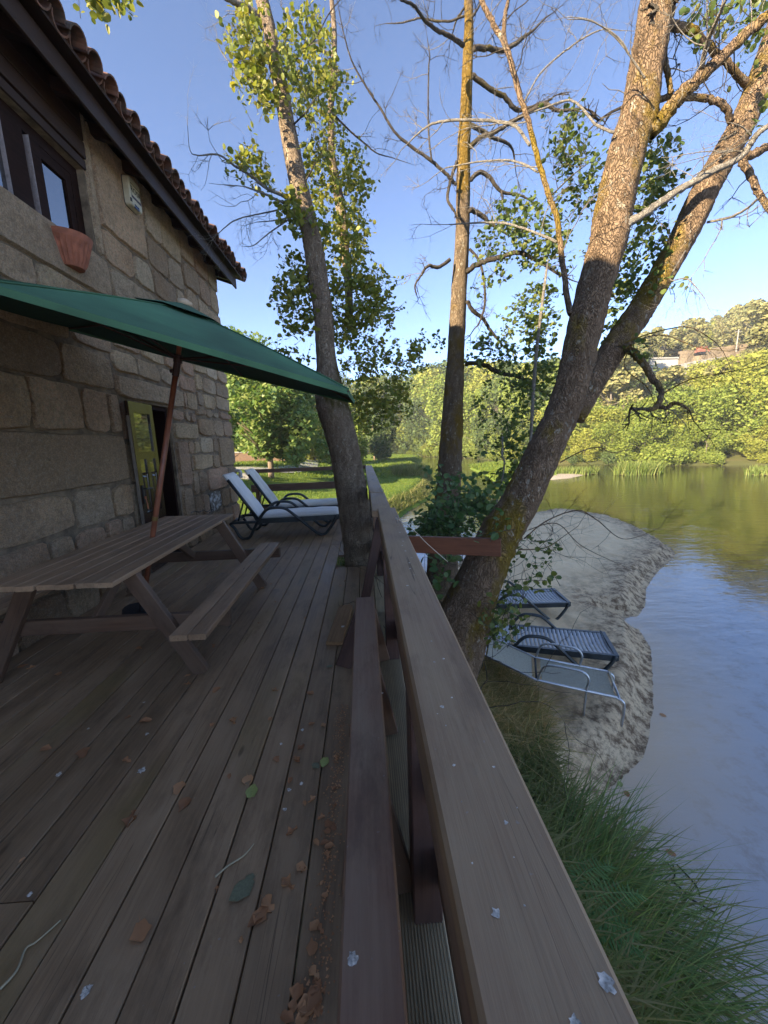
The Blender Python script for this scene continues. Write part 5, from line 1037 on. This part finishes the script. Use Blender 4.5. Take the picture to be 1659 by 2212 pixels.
NEAR = [(600, 770), (860, 775), (940, 775), (1010, 795), (1100, 800), (1180, 815), (1240, 850), (1300, 872), (1400, 845), (1500, 805), (1580, 760), (1659, 742), (1900, 690)]
FARP = [(600, 760), (940, 765), (1000, 780), (1100, 785), (1200, 780), (1300, 752), (1390, 722), (1440, 690), (1500, 688), (1560, 676), (1600, 655), (1659, 640), (1900, 600)]
LB = 'bushy yellow-green tree in the sunlit thicket along the far river bank'; GBK = 'trees of the thicket along the far bank'
sh = np.array(FARB[:10], float); seg = np.linalg.norm(np.diff(sh, axis=0), axis=1); cum = np.concatenate([[0], np.cumsum(seg)])
def along(s): i = min(len(seg)-1, max(0, np.searchsorted(cum, s)-1)); t = (s-cum[i])/seg[i]; p = sh[i]*(1-t)+sh[i+1]*t; n = np.array([-(sh[i+1]-sh[i])[1], (sh[i+1]-sh[i])[0]])/seg[i]; return p, -n
s = 20.0; cnt = 0
while s < cum[-1]-4:
    p, n = along(s)
    for off, hh in ((1.2, rng.uniform(3.2, 5.5)), (4.5, rng.uniform(6.5, 10)), (8.5, rng.uniform(8.5, 13))):
        q = p+n*(off+rng.uniform(-.5, 1.2))+rng.normal(0, .4, 2)
        if q[1] < 24 and q[0] > 60: continue
        z = gh(hill_h, *q)
        if q[0] < 27 and off > 4: hh *= 1.6
        h = cap(q[0], q[1], z, hh, NEAR)
        if h < 1.5: continue
        if off > 5 and q[0] < 15: h *= 1.0
        pr_ = PB[rng.choice(4, p=[.36, .24, .25, .15])]; put(pr_, 'bank_tree', q[0], q[1], z-.2, h, '%s %s in the bank thicket %s' % (HUE[pr_[0].materials[0].name], {1.2: 'low waterside tree', 4.5: 'second-row tree', 8.5: 'tall back-row tree'}[off], where(q[0], q[1])), GBK, rng.uniform(.95, 1.35))
    s += rng.uniform(2.6, 3.8)
LH = 'tall loose-crowned tree of the wood on the hill across the river'; GH = 'trees of the wood on the hill'
for gx in np.arange(8, 190, 5.4):
    for gy in np.arange(40, 165, 6.0):
        x = gx+rng.uniform(-2.6, 2.6); y = gy+rng.uniform(-2.6, 2.6); sd = float(poly_sd(FARB, np.array([x]), np.array([y]))[0])
        if sd < 11 or sd > 125: continue
        px, py, zz = proj((x, y, gh(hill_h, x, y)))
        if px < 720 or px > 1700 or (sd > 60 and (px < 1280 or rng.random() < .25)): continue
        clearing = 1370 < px < 1640 and y < 84
        z = gh(hill_h, x, y); h = cap(x, y, z, rng.uniform(11, 19) if px > 1250 else rng.uniform(15, 23), FARP)
        if clearing:
            h = cap(x, y, z, 9, [(1370, 826), (1450, 790), (1500, 786), (1560, 772), (1640, 742)])
        if h < 2.2: continue
        pr_ = PE[rng.integers(3)] if (px > 1250 and rng.random() < .8) else PT[rng.integers(3)]; put(pr_, 'hill_tree', x, y, z-.3, h, '%s %s tree on the hill %s' % (HUE[pr_[0].materials[0].name], 'lower-slope' if sd < 28 else 'mid-slope' if sd < 52 else 'skyline', where(x, y)), GH, rng.uniform(1.0, 1.35))
# the wood round the far end of the lawn
for i in range(26):
    x = -34+i*1.9+rng.uniform(-1, 1); y = rng.uniform(103, 112); put(PT[rng.integers(3)] if i % 2 else PB[rng.integers(3)], 'wood_tree', x, y+3, WZ, cap(x, y+3, WZ, rng.uniform(17, 25), [(0, 700), (600, 760), (860, 768), (1000, 800)]), 'tall wood tree at the far end of the lawn ' + where(x, y+3), 'trees beyond the lawn', rng.uniform(.8, 1.1))
# broad trees on the lawn behind the house
def leaf_crown(name, lob, n, size, mat, seed):
    r = np.random.default_rng(seed); lob = np.array(lob, float); wgt = lob[:, 3]**2; k = r.choice(len(lob), n, p=wgt/wgt.sum()); d = r.normal(0, 1, (n, 3)); d /= np.linalg.norm(d, axis=1)[:, None]
    P = lob[k, :3]+d*(lob[k, 3]*r.uniform(.55, 1.08, n))[:, None]; x, y, z = leaf_basis(n, .5, .3); s = size*r.uniform(.6, 1.3, n)
    lv = np.array([(0, -.5, 0), (-.5, -.1, .1), (-.22, .1, .02), (0, .62, 0), (.22, .1, .02), (.5, -.1, .1)]); lf = np.array([(0, 2, 1), (0, 4, 2), (0, 5, 4), (2, 4, 3)])
    B = np.stack([x, y, z], 1)*s[:, None, None]; V = P[:, None, :]+np.einsum('vk,nkj->nvj', lv, B); F = (lf[None]+np.arange(n)[:, None, None]*6).reshape(-1, 3)
    return mesh(name, V.reshape(-1, 3), F, mat)
def big_tree(x, y, h, lob, n, size, mat, label, name='broad_tree', r=.22, seed=0, hs=9):
    z = gh(lawn_h, x, y); t = thing(name, (x, y, z), label, 'tree'); M = Matrix.Translation((x, y, z))
    link('crown', leaf_crown('crown', lob, n, size, mat, seed), M, t); link('trunk', trunk_mesh(h, r, seed, 9, .3, M_BARK_L), M, t); return t
LL = lambda n, rx, z0, z1, r0, r1, sd, dx=0, dy=0: [(a+dx, b+dy, c, d) for a, b, c, d in lobes(n, 1, rx, z0, z1, r0, r1, sd)]
big_tree(-6.15, 25.5, 6.2, LL(26, 3.2, 1.9, 6.4, .7, 1.25, 3, .6)+LL(8, 2.6, 1.3, 2.6, .5, .8, 5, 1.4), 12500, .3, M_MID, 'broad leafy tree with drooping boughs standing on the lawn behind the deck', seed=3)
big_tree(-10.5, 31, 9.0, LL(24, 3.4, 2.4, 9.4, .9, 1.5, 13), 8000, .32, M_MID, 'tall dark tree beyond the house corner, left of the broad lawn tree', seed=4)
big_tree(-2.2, 37, 6.0, LL(16, 2.8, 1.0, 5.6, .8, 1.3, 23), 6000, .3, M_FAR, 'sunlit round tree behind the broad lawn tree, right of it', seed=5)
big_tree(-12.5, 46, 9.0, LL(22, 4.6, .8, 8.6, 1.0, 1.8, 33), 6500, .42, M_FAR2, 'sunlit yellow tree behind the path and low wall', seed=6)
big_tree(-6.5, 50, 7.5, LL(18, 4.4, .6, 7.2, 1.0, 1.7, 43), 6000, .4, M_FAR2, 'bright yellow-green tree far behind the broad lawn tree', seed=7)
big_tree(1.6, 62, 7.0, LL(14, 3, .8, 7, 1.0, 1.6, 53), 4500, .4, M_FAR3, 'small dark tree on the lawn far ahead beside the water', seed=8)
big_tree(-7.45, 20.3, 3.4, [(0, 0, z_, .32) for z_ in np.arange(.1, 3.3, .3)]+LL(6, .9, 2.4, 4.0, .4, .7, 63), 3200, .2, M_MID, 'ivy-clad trunk close beside the house corner', 'ivy_clad_tree', .12, seed=9)
for i, (x, y, h) in enumerate([(-16, 15, 8), (-19, 25, 9)]):
    put(PT[i % 3], 'garden_tree', x, y, gh(lawn_h, x, y)-.2, h, 'tree behind the house casting stripes of shade on the lawn', 'trees behind the house', 1.0)
# undergrowth along the far bank and beside the lawn
bushes = [crown_mesh('crown', lobes(12, 2, 1.2, .2, .75, .4, .8, 7+i), 1900, .1, m, seed=77+i) for i, m in enumerate((M_FAR, M_FAR2, M_FAR3))]
def bush_at(x, y, z, h, label, group, name='bush', wide=1.2):
    t = thing(name, (x, y, z), label, 'bush', group); s_ = h/2; M = Matrix.Translation((x, y, z)) @ Matrix.Rotation(rng.uniform(0, 6.28), 4, 'Z') @ Matrix.Diagonal((s_*wide, s_*wide, s_, 1)); link('leaves', bushes[rng.integers(3)], M, t)
s = 22.0
while s < cum[-1]-40:
    p, n = along(s); q = p+n*rng.uniform(-.1, .8); bush_at(q[0], q[1], WZ+.05, rng.uniform(.7, 2.6), 'low bush overhanging the far waterline ' + where(q[0], q[1]), 'bushes along the far waterline'); s += rng.uniform(1.6, 5.0)
# low wall and stone by the path
wl = thing('low_wall', (-12, 39, 0), 'low brown wall beside the gravel path behind the lawn', 'wall'); z = gh(lawn_h, -11, 40)
MB().box((-16, 40, z-.4), (-7.6, 40.3, z+.9)).build('wall_body', M_BROWNW, wl); MB().box((-16.05, 39.95, z+.9), (-7.55, 40.35, z+1.02)).build('coping', M_CONC, wl)
tag(MB().box((-7.3, 22.6, gh(lawn_h, -7.1, 22.8)-.1), (-6.75, 23.1, gh(lawn_h, -7.1, 22.8)+.32)).build('stone_block', M_CONC), 'squat stone block on the grass behind the deck railing', 'stone')
# buildings on the hill
wb = thing('white_house', (57, 74, 12), 'long white flat-roofed house among the trees on the hill', 'house')
b = MB().box((52.6, 74, 9), (60.2, 80, 15.6)); b.build('wall', M_WHITEW, wb)
MB().box((52.4, 73.8, 15.3), (59.8, 80.2, 15.5)).build('roof', M_CONC, wb)
for x in (53.6, 55.4): MB().box((x, 73.9, 13.1), (x+.7, 74.02, 13.8)).build('window', M_VOID, wb)
wb2 = thing('grey_shed', (50, 72, 11), 'low pale outbuilding below the white house, behind the leaning trunk', 'building')
MB().box((47, 72, 8.5), (52.3, 76, 12.7)).build('wall', M_WHITEW, wb2); MB().box((46.8, 71.8, 12.7), (52.5, 76.2, 12.9)).build('roof', M_CONC, wb2)
for x in (47.8, 49.6): MB().box((x, 71.9, 11.2), (x+.8, 72.02, 12.2)).build('window', M_VOID, wb2)
te = thing('terrace_wall', (66, 73, 14), 'stepped earth terraces and stone retaining walls on the hillside clearing', 'wall')
for i, (x0_, x1_, y_, z0_, z1_, m_) in enumerate([(59, 67, 72, 11.2, 13.9, M_CONC), (60, 74, 73.5, 13.6, 15.2, M_EARTH), (61.5, 76, 75.5, 14.8, 16.4, M_EARTH), (63, 79, 77.5, 16.0, 17.3, M_EARTH)]):
    mb = MB(); n_ = 10
    V = [(x0_+(x1_-x0_)*k_/n_, y_+rng.uniform(-.25, .25), zz_+ (k_/n_)*1.3+rng.uniform(-.15, .15)) for zz_ in (z0_-2, z1_) for k_ in range(n_+1)]+[(x0_+(x1_-x0_)*k_/n_, y_+3.2, z1_+(k_/n_)*1.3+.2) for k_ in range(n_+1)]
    mb.add(V, [(j*(n_+1)+k_, j*(n_+1)+k_+1, (j+1)*(n_+1)+k_+1, (j+1)*(n_+1)+k_) for j in (0, 1) for k_ in range(n_)]); mb.build('terrace_step', m_, te)
ex = thing('excavator', (65, 74, 16.5), 'small orange-red digger working above the terraces', 'digger'); zt = 16.0
MB().box((64.3, 74.2, zt+.1), (65.6, 75.4, zt+.45)).build('track', M_BLACK, ex); MB().box((64.4, 74.2, zt+.5), (65.5, 75.4, zt+.95)).build('body', M_ORANGE, ex); MB().box((64.5, 74.3, zt+.95), (65.0, 75.2, zt+1.45)).build('cab', M_ORANGE, ex)
MB().tube([(65.2, 74.6, zt+.9), (66.0, 74.6, zt+1.5), (66.6, 74.6, zt+.6)], .1, 6).build('boom', M_ORANGE, ex)
up_ = thing('utility_pole', (71.9, 74, 17), 'thin pale utility pole on the hill right of the terraces', 'pole'); MB().tube([(71.9, 74.5, 15), (71.9, 74.5, 20.4)], [.13, .09], 8).build('shaft', M_CONC, up_); MB().tube([(71.3, 74.5, 20.0), (72.5, 74.5, 20.0)], .06, 6).build('crossarm', M_CONC, up_)
# reeds in the river
def blades(name, pts, L, wd, mat, lean=.25, nseg=3, parent=None, kind=None, dirv=None, droop=.8):
    pts = np.asarray(pts, float); n = len(pts); L = L*rng.uniform(.55, 1.15, n); a = rng.uniform(0, 6.28, n); d = np.stack([np.cos(a), np.sin(a), np.zeros(n)], 1)
    if dirv is not None: d = d*.75+np.asarray(dirv); d /= np.linalg.norm(d, axis=1)[:, None]+1e-9
    ln = lean*rng.uniform(.3, 1.6, n); side = np.cross(d, [0, 0, 1]); side /= np.linalg.norm(side, axis=1)[:, None]+1e-9; V = []
    tw = rng.normal(0, .5, n)[:, None]; side = side*np.cos(tw)+d*np.sin(tw)
    for i in range(nseg+1):
        t = i/nseg; out = ln*(t+droop*t*t*1.6); upz = t-droop*ln*t*t*.75
        c = pts+d*(L*out)[:, None]+np.array([0, 0, 1])*(L*upz)[:, None]; w_ = wd*(1-t)**.6*.5 if i < nseg else 0.0
        V += [c-side*w_, c+side*w_]
    V = np.stack(V, 1).reshape(-1, 3); m_ = 2*(nseg+1); f = np.array([(2*i, 2*i+1, 2*i+3, 2*i+2) for i in range(nseg)]); F = (f[None]+np.arange(n)[:, None, None]*m_).reshape(-1, 4)
    return link(name, mesh(name, V, F, mat), None, parent, kind)
def reeds(c, rx, ry, n, L, label, mat=M_REED, wd=.07):
    t = thing('reed_clump', (c[0], c[1], WZ), label, 'reeds'); a = rng.uniform(0, 6.28, n); q = np.sqrt(rng.random(n)); P = np.stack([c[0]+rx*q*np.cos(a), c[1]+ry*q*np.sin(a), np.full(n, WZ-.05)], 1)
    blades('blades', P, L, wd, mat, .2, 3, t, 'stuff')
    MB().add([(c[0]+rx*.95*math.cos(k_*.5236), c[1]+ry*.95*math.sin(k_*.5236), WZ+.05) for k_ in range(12)]+[(c[0], c[1], WZ+.14)], [(k_, (k_+1) % 12, 12) for k_ in range(12)]).build('mud', M_SOIL, t)
reeds((23.6, 32.2), 2.1, 1.0, 900, 1.35, 'bright green reed clump standing in the middle of the river'); reeds((19.2, 34.2), 2.0, 1.0, 600, .9, 'lower reed bed on the shoal left of the tall reed clump'); reeds((31.2, 28.4), 1.7, .8, 500, .9, 'small reed clump in the river at the right edge of the view')
reeds((15.0, 33.2), 1.8, 1.4, 300, .5, 'sparse green plants on the gravel bar', M_LAWNB)
# lawn grass: real blades, thinner towards the distance
def scatter(n, f, x0, x1, y0, y1, p): 
    X = rng.uniform(x0, x1, n); Y = y0*(y1/y0)**rng.random(n); k_ = p(X, Y); X, Y = X[k_], Y[k_]; return np.stack([X, Y, f(X, Y)], 1)
P = scatter(90000, lawn_h, -16, 9, 9.6, 40, lambda X, Y: (poly_sd(LAWN, X, Y) > .15) & (X/Y > -.62) & (fbm(X, Y, .8, 31) > .3))
blades('lawn_grass', P, .11, .022, M_LAWNB, .4, 2, kind='stuff')
P = scatter(26000, lawn_h, -20, 13, 30, 95, lambda X, Y: (poly_sd(LAWN, X, Y) > .3) & (X/Y > -.5)); blades('far_lawn_grass', P, .22, .07, M_LAWNB, .4, 2, kind='stuff')
P = scatter(60000, lawn_h, -1, 9, 9.5, 40, lambda X, Y: (poly_sd(LAWN, X, Y) > .05) & (poly_sd(LAWN, X, Y) < .9)); blades('waterside_grass', P, .3, .03, M_GRASSG, .5, 3, kind='stuff')
a = rng.uniform(0, 6.28, 2600); q = np.sqrt(rng.random(2600)); tX, tY = 3.9+1.6*q*np.cos(a), 33+2.6*q*np.sin(a)
tt = thing('grass_clump', (3.9, 33, -1.3), 'tall dark green grass clump on the lawn near the inlet', 'grass clump'); blades('blades', np.stack([tX, tY, lawn_h(tX, tY)], 1), 1.0, .06, M_GRASSG, .25, 3, tt, 'stuff')
sX, sY = rng.uniform(8.5, 21, 30000), rng.uniform(25, 53, 30000); k_ = poly_sd(SPIT, sX, sY) > 0; blades('spit_grass', np.stack([sX[k_], sY[k_], WZ+.3+0*sX[k_]], 1), .4, .08, M_LAWNB, .35, 2, kind='stuff')
# ------------------------------------------------------------------ grass of the near bank
EDGE = [(1.3, 5.6), (1.5, 5.2), (1.72, 4.75), (1.84, 4.25), (1.88, 3.85), (1.76, 3.5), (1.66, 3.15), (1.52, 2.8), (1.45, 2.4), (1.35, 1.7), (1.4, .4), (.2, .4), (.2, 6.2), (1.0, 6.2)]
gX, gY = rng.uniform(.2, 2.3, 90000), rng.uniform(.5, 6.2, 90000); sd_ = poly_sd(EDGE, gX, gY)+.12*(fbm(gX, gY, 2.5, 17)-.5); k_ = (sd_ > 0) & (rng.random(90000) < np.where(gY < 2.7, .24, .4)); gX, gY = gX[k_], gY[k_]
dry = fbm(gX, gY, 1.1, 41)+.1*(gY > 3.4)+.05*(rng.random(len(gX))-.5) > np.where(gY > 3.3, .42, .66)
gz = bank_h(gX, gY)-.01
blades('dry_bank_grass', np.stack([gX, gY, gz], 1)[dry], .28, .013, M_GRASS, .65, 4, kind='stuff', dirv=(.4, -.25, 0))
blades('bank_grass', np.stack([gX, gY, gz], 1)[~dry], .24, .018, M_GRASSG, .6, 4, kind='stuff', dirv=(.45, -.25, 0))
for cx_, cy_, n, L, lab, dv in [(1.5, 2.55, 520, .4, 'small arching sedge tussock at the near tip of the sand', (.5, -.15, 0)), (1.32, 2.1, 1300, .55, 'largest dark sedge tussock arching out over the water', (.8, -.25, 0)), (1.15, 1.5, 1150, .6, 'nearest sedge tussock beside the railing, long blades trailing into the water', (.85, -.35, 0))]:
    t = thing('sedge_tussock', (cx_, cy_, -1.75), lab, 'sedge'); a = rng.uniform(0, 6.28, n); q = .28*np.sqrt(rng.random(n)); x = cx_+q*np.cos(a); y = cy_+q*np.sin(a); P = np.stack([x, y, np.full(n, -1.8)], 1); q1_ = int(n*.62); q2_ = int(n*.95)
    blades('blades', P[:q1_], L, .012, M_SEDGE, .6, 6, t, 'stuff', dv, .95); blades('broad_blades', P[q1_:q2_], L*.85, .02, M_GRASSG, .7, 6, t, 'stuff', dv, .95); blades('dead_stems', P[q2_:], L*1.05, .005, M_GRASS, .5, 6, t, 'stuff', dv, .9)
fern = thing('fern', (1.2, 1.75, -1.3), 'bright green fern fronds leaning out between the sedge tussocks', 'fern')
for i in range(7):
    a = -.6+.27*i+rng.uniform(-.08, .08); d = np.array([math.cos(a), math.sin(a)*.8, 0]); b = np.array([1.02, 1.72, -1.22])+rng.normal(0, .04, 3); L = rng.uniform(.38, .55)
    st = [b+d*L*t+np.array([0, 0, .26*t-.3*t*t]) for t in np.linspace(0, 1, 20)]; mb = MB(); mb.tube(st, np.linspace(.004, .001, 20), 4)
    sd2 = np.array([-d[1], d[0], 0])
    for j in range(2, 20):
        w_ = .1*math.sin(math.pi*(j/20)**.8)+.01
        for s_ in (-1, 1):
            e = st[j]+sd2*s_*w_+d*.03+np.array([0, 0, rng.uniform(-.035, .01)]); f = d*.0065; mb.add([st[j]-f, st[j]+f*.6, e+f*.3, (st[j]+e)/2-f*1.25], [(0, 1, 2, 3)])
    mb.build('frond', M_FERN, fern)
# floating bits, sticks and leaves at the waterline
for i, (x, y) in enumerate([(1340, 1700), (1352, 1707), (1440, 1548), (1405, 1798), (1437, 1836), (1420, 1880), (1455, 1905), (1340, 1650)]):
    p = uz(x, y, WZ+.004); link_ = tag(link('floating_leaf', mesh('floating_leaf', LV, [tuple(f) for f in LF], M_DRY if i % 3 else M_YLEAF), Matrix.Translation(Vector(p)) @ Matrix.Rotation(rng.uniform(0, 6), 4, 'Z') @ Matrix.Diagonal((.06, .07, .04, 1))), 'small leaf floating on the water off the sand', 'leaf', 'leaves floating near the bank')
for i in range(5):
    p = np.array(uz(1430+i*8, 1850+rng.uniform(-20, 60), WZ+.004)); q2 = p+rng.normal(0, .12, 3)*(1, 1, 0); tag(MB().tube(spline([p, (p+q2)/2+rng.normal(0, .02, 3)*(1, 1, 0), q2], 4), .006, 5).build('floating_twig', M_TWIGD), 'thin dark twig floating in the shallows', 'twig', 'twigs in the shallows')
# ------------------------------------------------------------------ fallen leaves and bits on the deck
def curl_leaf(k_, sd):
    r = np.random.default_rng(sd); V = []; F = []; nu, nv = 6, 5
    for i in range(nu):
        t = i/(nu-1); w_ = .4*math.sin(math.pi*min(1, .12+.86*t))**.7*(1+.3*r.normal()*(0 < i < nu-1)*(k_ > .4))
        for j in range(nv):
            v = j/(nv-1)*2-1; V.append((w_*v*(1-.25*k_*abs(v))+.03*r.normal(), t-.5+.02*r.normal(), .03+k_*.55*(.3*v*v*w_*2+.22*math.sin(2.2*t+sd)*t)+.02*r.normal()))
    F = [(i*nv+j, i*nv+j+1, (i+1)*nv+j+1, (i+1)*nv+j) for i in range(nu-1) for j in range(nv-1)]
    b = len(V); V += [(0, -.5, .05), (.03, -.5, .05), (.05, -.85, .1)]; F.append((b, b+1, b+2))
    return V, F
LM = [mesh('fallen_leaf', *curl_leaf(k_, i), M_DRY, True) for i, k_ in enumerate((.5, .9, 1.2, .7, 1.5))]
LY = mesh('fallen_leaf', *curl_leaf(.15, 9), M_YLEAF, True); LG = mesh('fallen_leaf', *curl_leaf(.2, 12), M_GLEAF, True)
def fallen(px, py, size, m, label='', group='brown leaves fallen on the deck', z=.002):
    if label == '':
        spot = ('between the deck tree and the bench end' if py < 1300 and px > 560 else 'by the picnic table bench' if py < 1480 else 'heaped against the bench foot at the bottom' if px > 625 and py > 1990 else 'in the litter along the bench foot' if px > 665 and py > 1700 else 'near the tan board and bench' if px > 610 and py < 1700 else 'on the left-hand boards' if px < 330 else 'below the fresh green leaf' if py > 1720 else 'on the boards above the fresh green leaf')
        label = '%s brown curled leaf on the deck %s' % ('large' if size >= 24 else 'mid-sized' if size >= 15 else 'small', spot)
    p = uz(px, py, z); d = np.linalg.norm(p-EYE); s = .8*size*d/FPX
    tag(link('fallen_leaf', m, Matrix.Translation(Vector(p)) @ Matrix.Rotation(rng.uniform(0, 6.28), 4, 'Z') @ Matrix.Diagonal((s, s, s, 1))), label, 'leaf', group)
q0 = lambda x, y: (x*.3968, 1426.4+y*.3968)
for x, y, s in [(1020, 85, 12), (1020, 128, 13), (1178, 162, 20), (1497, 162, 18), (790, 332, 24), (695, 312, 12), (1158, 348, 15), (1272, 328, 24), (1470, 318, 13), (250, 482, 18), (452, 507, 26), (690, 545, 18), (1637, 472, 18), (1505, 540, 17), (1617, 540, 20), (975, 697, 28), (1000, 787, 30), (1350, 660, 30), (1248, 632, 14), (1580, 652, 16), (710, 865, 34), (1588, 930, 24), (1565, 1215, 32), (1460, 1330, 32), (1420, 1390, 32), (1390, 1420, 28), (768, 1480, 36), (1640, 1128, 22), (1312, 1520, 11), (320, 75, 14), (170, 40, 14), (1180, 1245, 12), (120, 1088, 9)]:
    fallen(*q0(x, y), s, LM[rng.integers(5)])
q1 = lambda x, y: (493.7+x*.33068, 1481.2+y*.33068)
for x, y, s in [(535, 50, 18), (545, 248, 15), (620, 258, 14), (270, 215, 12), (472, 400, 14), (445, 482, 15), (703, 470, 18), (545, 745, 19), (497, 768, 13), (605, 860, 16), (650, 905, 20), (680, 925, 18), (640, 950, 17), (575, 1025, 17), (625, 1030, 18), (660, 1050, 20), (645, 1105, 20), (485, 1190, 17), (560, 1570, 20), (600, 1590, 17), (545, 1700, 26), (560, 1880, 22), (575, 1950, 20), (440, 2040, 34), (530, 2080, 36), (560, 2060, 30), (500, 2130, 26), (385, 2170, 24), (690, 790, 14), (630, 1370, 13), (690, 670, 12), (655, 1310, 10), (610, 1290, 10), (550, 2000, 20), (480, 2180, 22), (580, 2110, 20)]:
    fallen(*q1(x, y), s, LM[rng.integers(5)])
for x, y, s in [(585, 1262, 5), (800, 1245, 0), (600, 1215, 4), (568, 1270, 5), (650, 1180, 4), (700, 1158, 4), (536, 1245, 4), (462, 1395, 8), (440, 1345, 7), (300, 1400, 9), (560, 1345, 6), (620, 1240, 4), (595, 1300, 5), (755, 1305, 4), (745, 1255, 5), (735, 1265, 5), (728, 1228, 5), (690, 1250, 4), (420, 1330, 6), (660, 1335, 6), (50, 1440, 10)]:
    if s: fallen(x, y, s*1.6, LM[rng.integers(5)])
fallen(*q0(1372, 712), 32, LY, 'single fresh yellow-green leaf lying flat on the deck', None); fallen(*q1(625, 500), 26, LY, 'yellowing leaf on the deck close beside the bench', None); fallen(*q1(570, 525), 20, LG, 'small grey-green torn leaf next to the yellowing one', None)
fallen(*q0(1315, 1255), 46, LG, 'big pale green rotting leaf flattened on the deck', None); fallen(*q0(1355, 1190), 20, LG, 'small pale scrap of leaf above the big rotting one', None)
fallen(711, 1440, 15, LG, 'pale tan leaf near the slanted bench leg', None)
def stick(pts, r, label):
    P = [np.array(uz(*q0(x, y), .006)) for x, y in pts]; tag(MB().tube(spline(P, 5), np.linspace(r, r*.5, 5*(len(P)-1)+1), 5).build('twig', M_STRAW, smooth=True), label, 'twig')
stick([(0, 1790), (90, 1690), (140, 1570), (200, 1530), (330, 1415)], .0042, 'long pale dry stalk on the deck in the lower left corner'); stick([(1170, 1180), (1240, 1120), (1330, 1060), (1382, 998)], .004, 'short pale twig lying across the deck boards in the middle')
for x, y, r in [(470, 1800, 9), (462, 1815, 7), (480, 1785, 6), (770, 600, 9), (1290, 715, 6), (1575, 705, 6), (1640, 670, 5), (845, 803, 5), (320, 620, 6), (800, 400, 5), (160, 1275, 5), (1530, 455, 4), (1645, 378, 5), (785, 228, 3), (575, 1243, 3), (1085, 1250, 3), (1550, 810, 5), (480, 372, 3), (1350, 346, 3)]:
    drop(*q0(x, y), r, .0008, deck)
P = np.stack([rng.normal(-.185, .02, 900), rng.uniform(.35, 2.0, 900), np.full(900, .002)], 1); sz = rng.uniform(.002, .006, 900)[:, None]; a = rng.uniform(0, 6.28, 900)
V = np.stack([P+sz*np.stack([np.cos(a+k_*2.1), np.sin(a+k_*2.1), .3*(k_ == 0)+0*a], 1) for k_ in range(3)], 1).reshape(-1, 3); link('leaf_litter', mesh('leaf_litter', V, np.arange(2700).reshape(-1, 3), M_DRY), None, None, 'stuff')
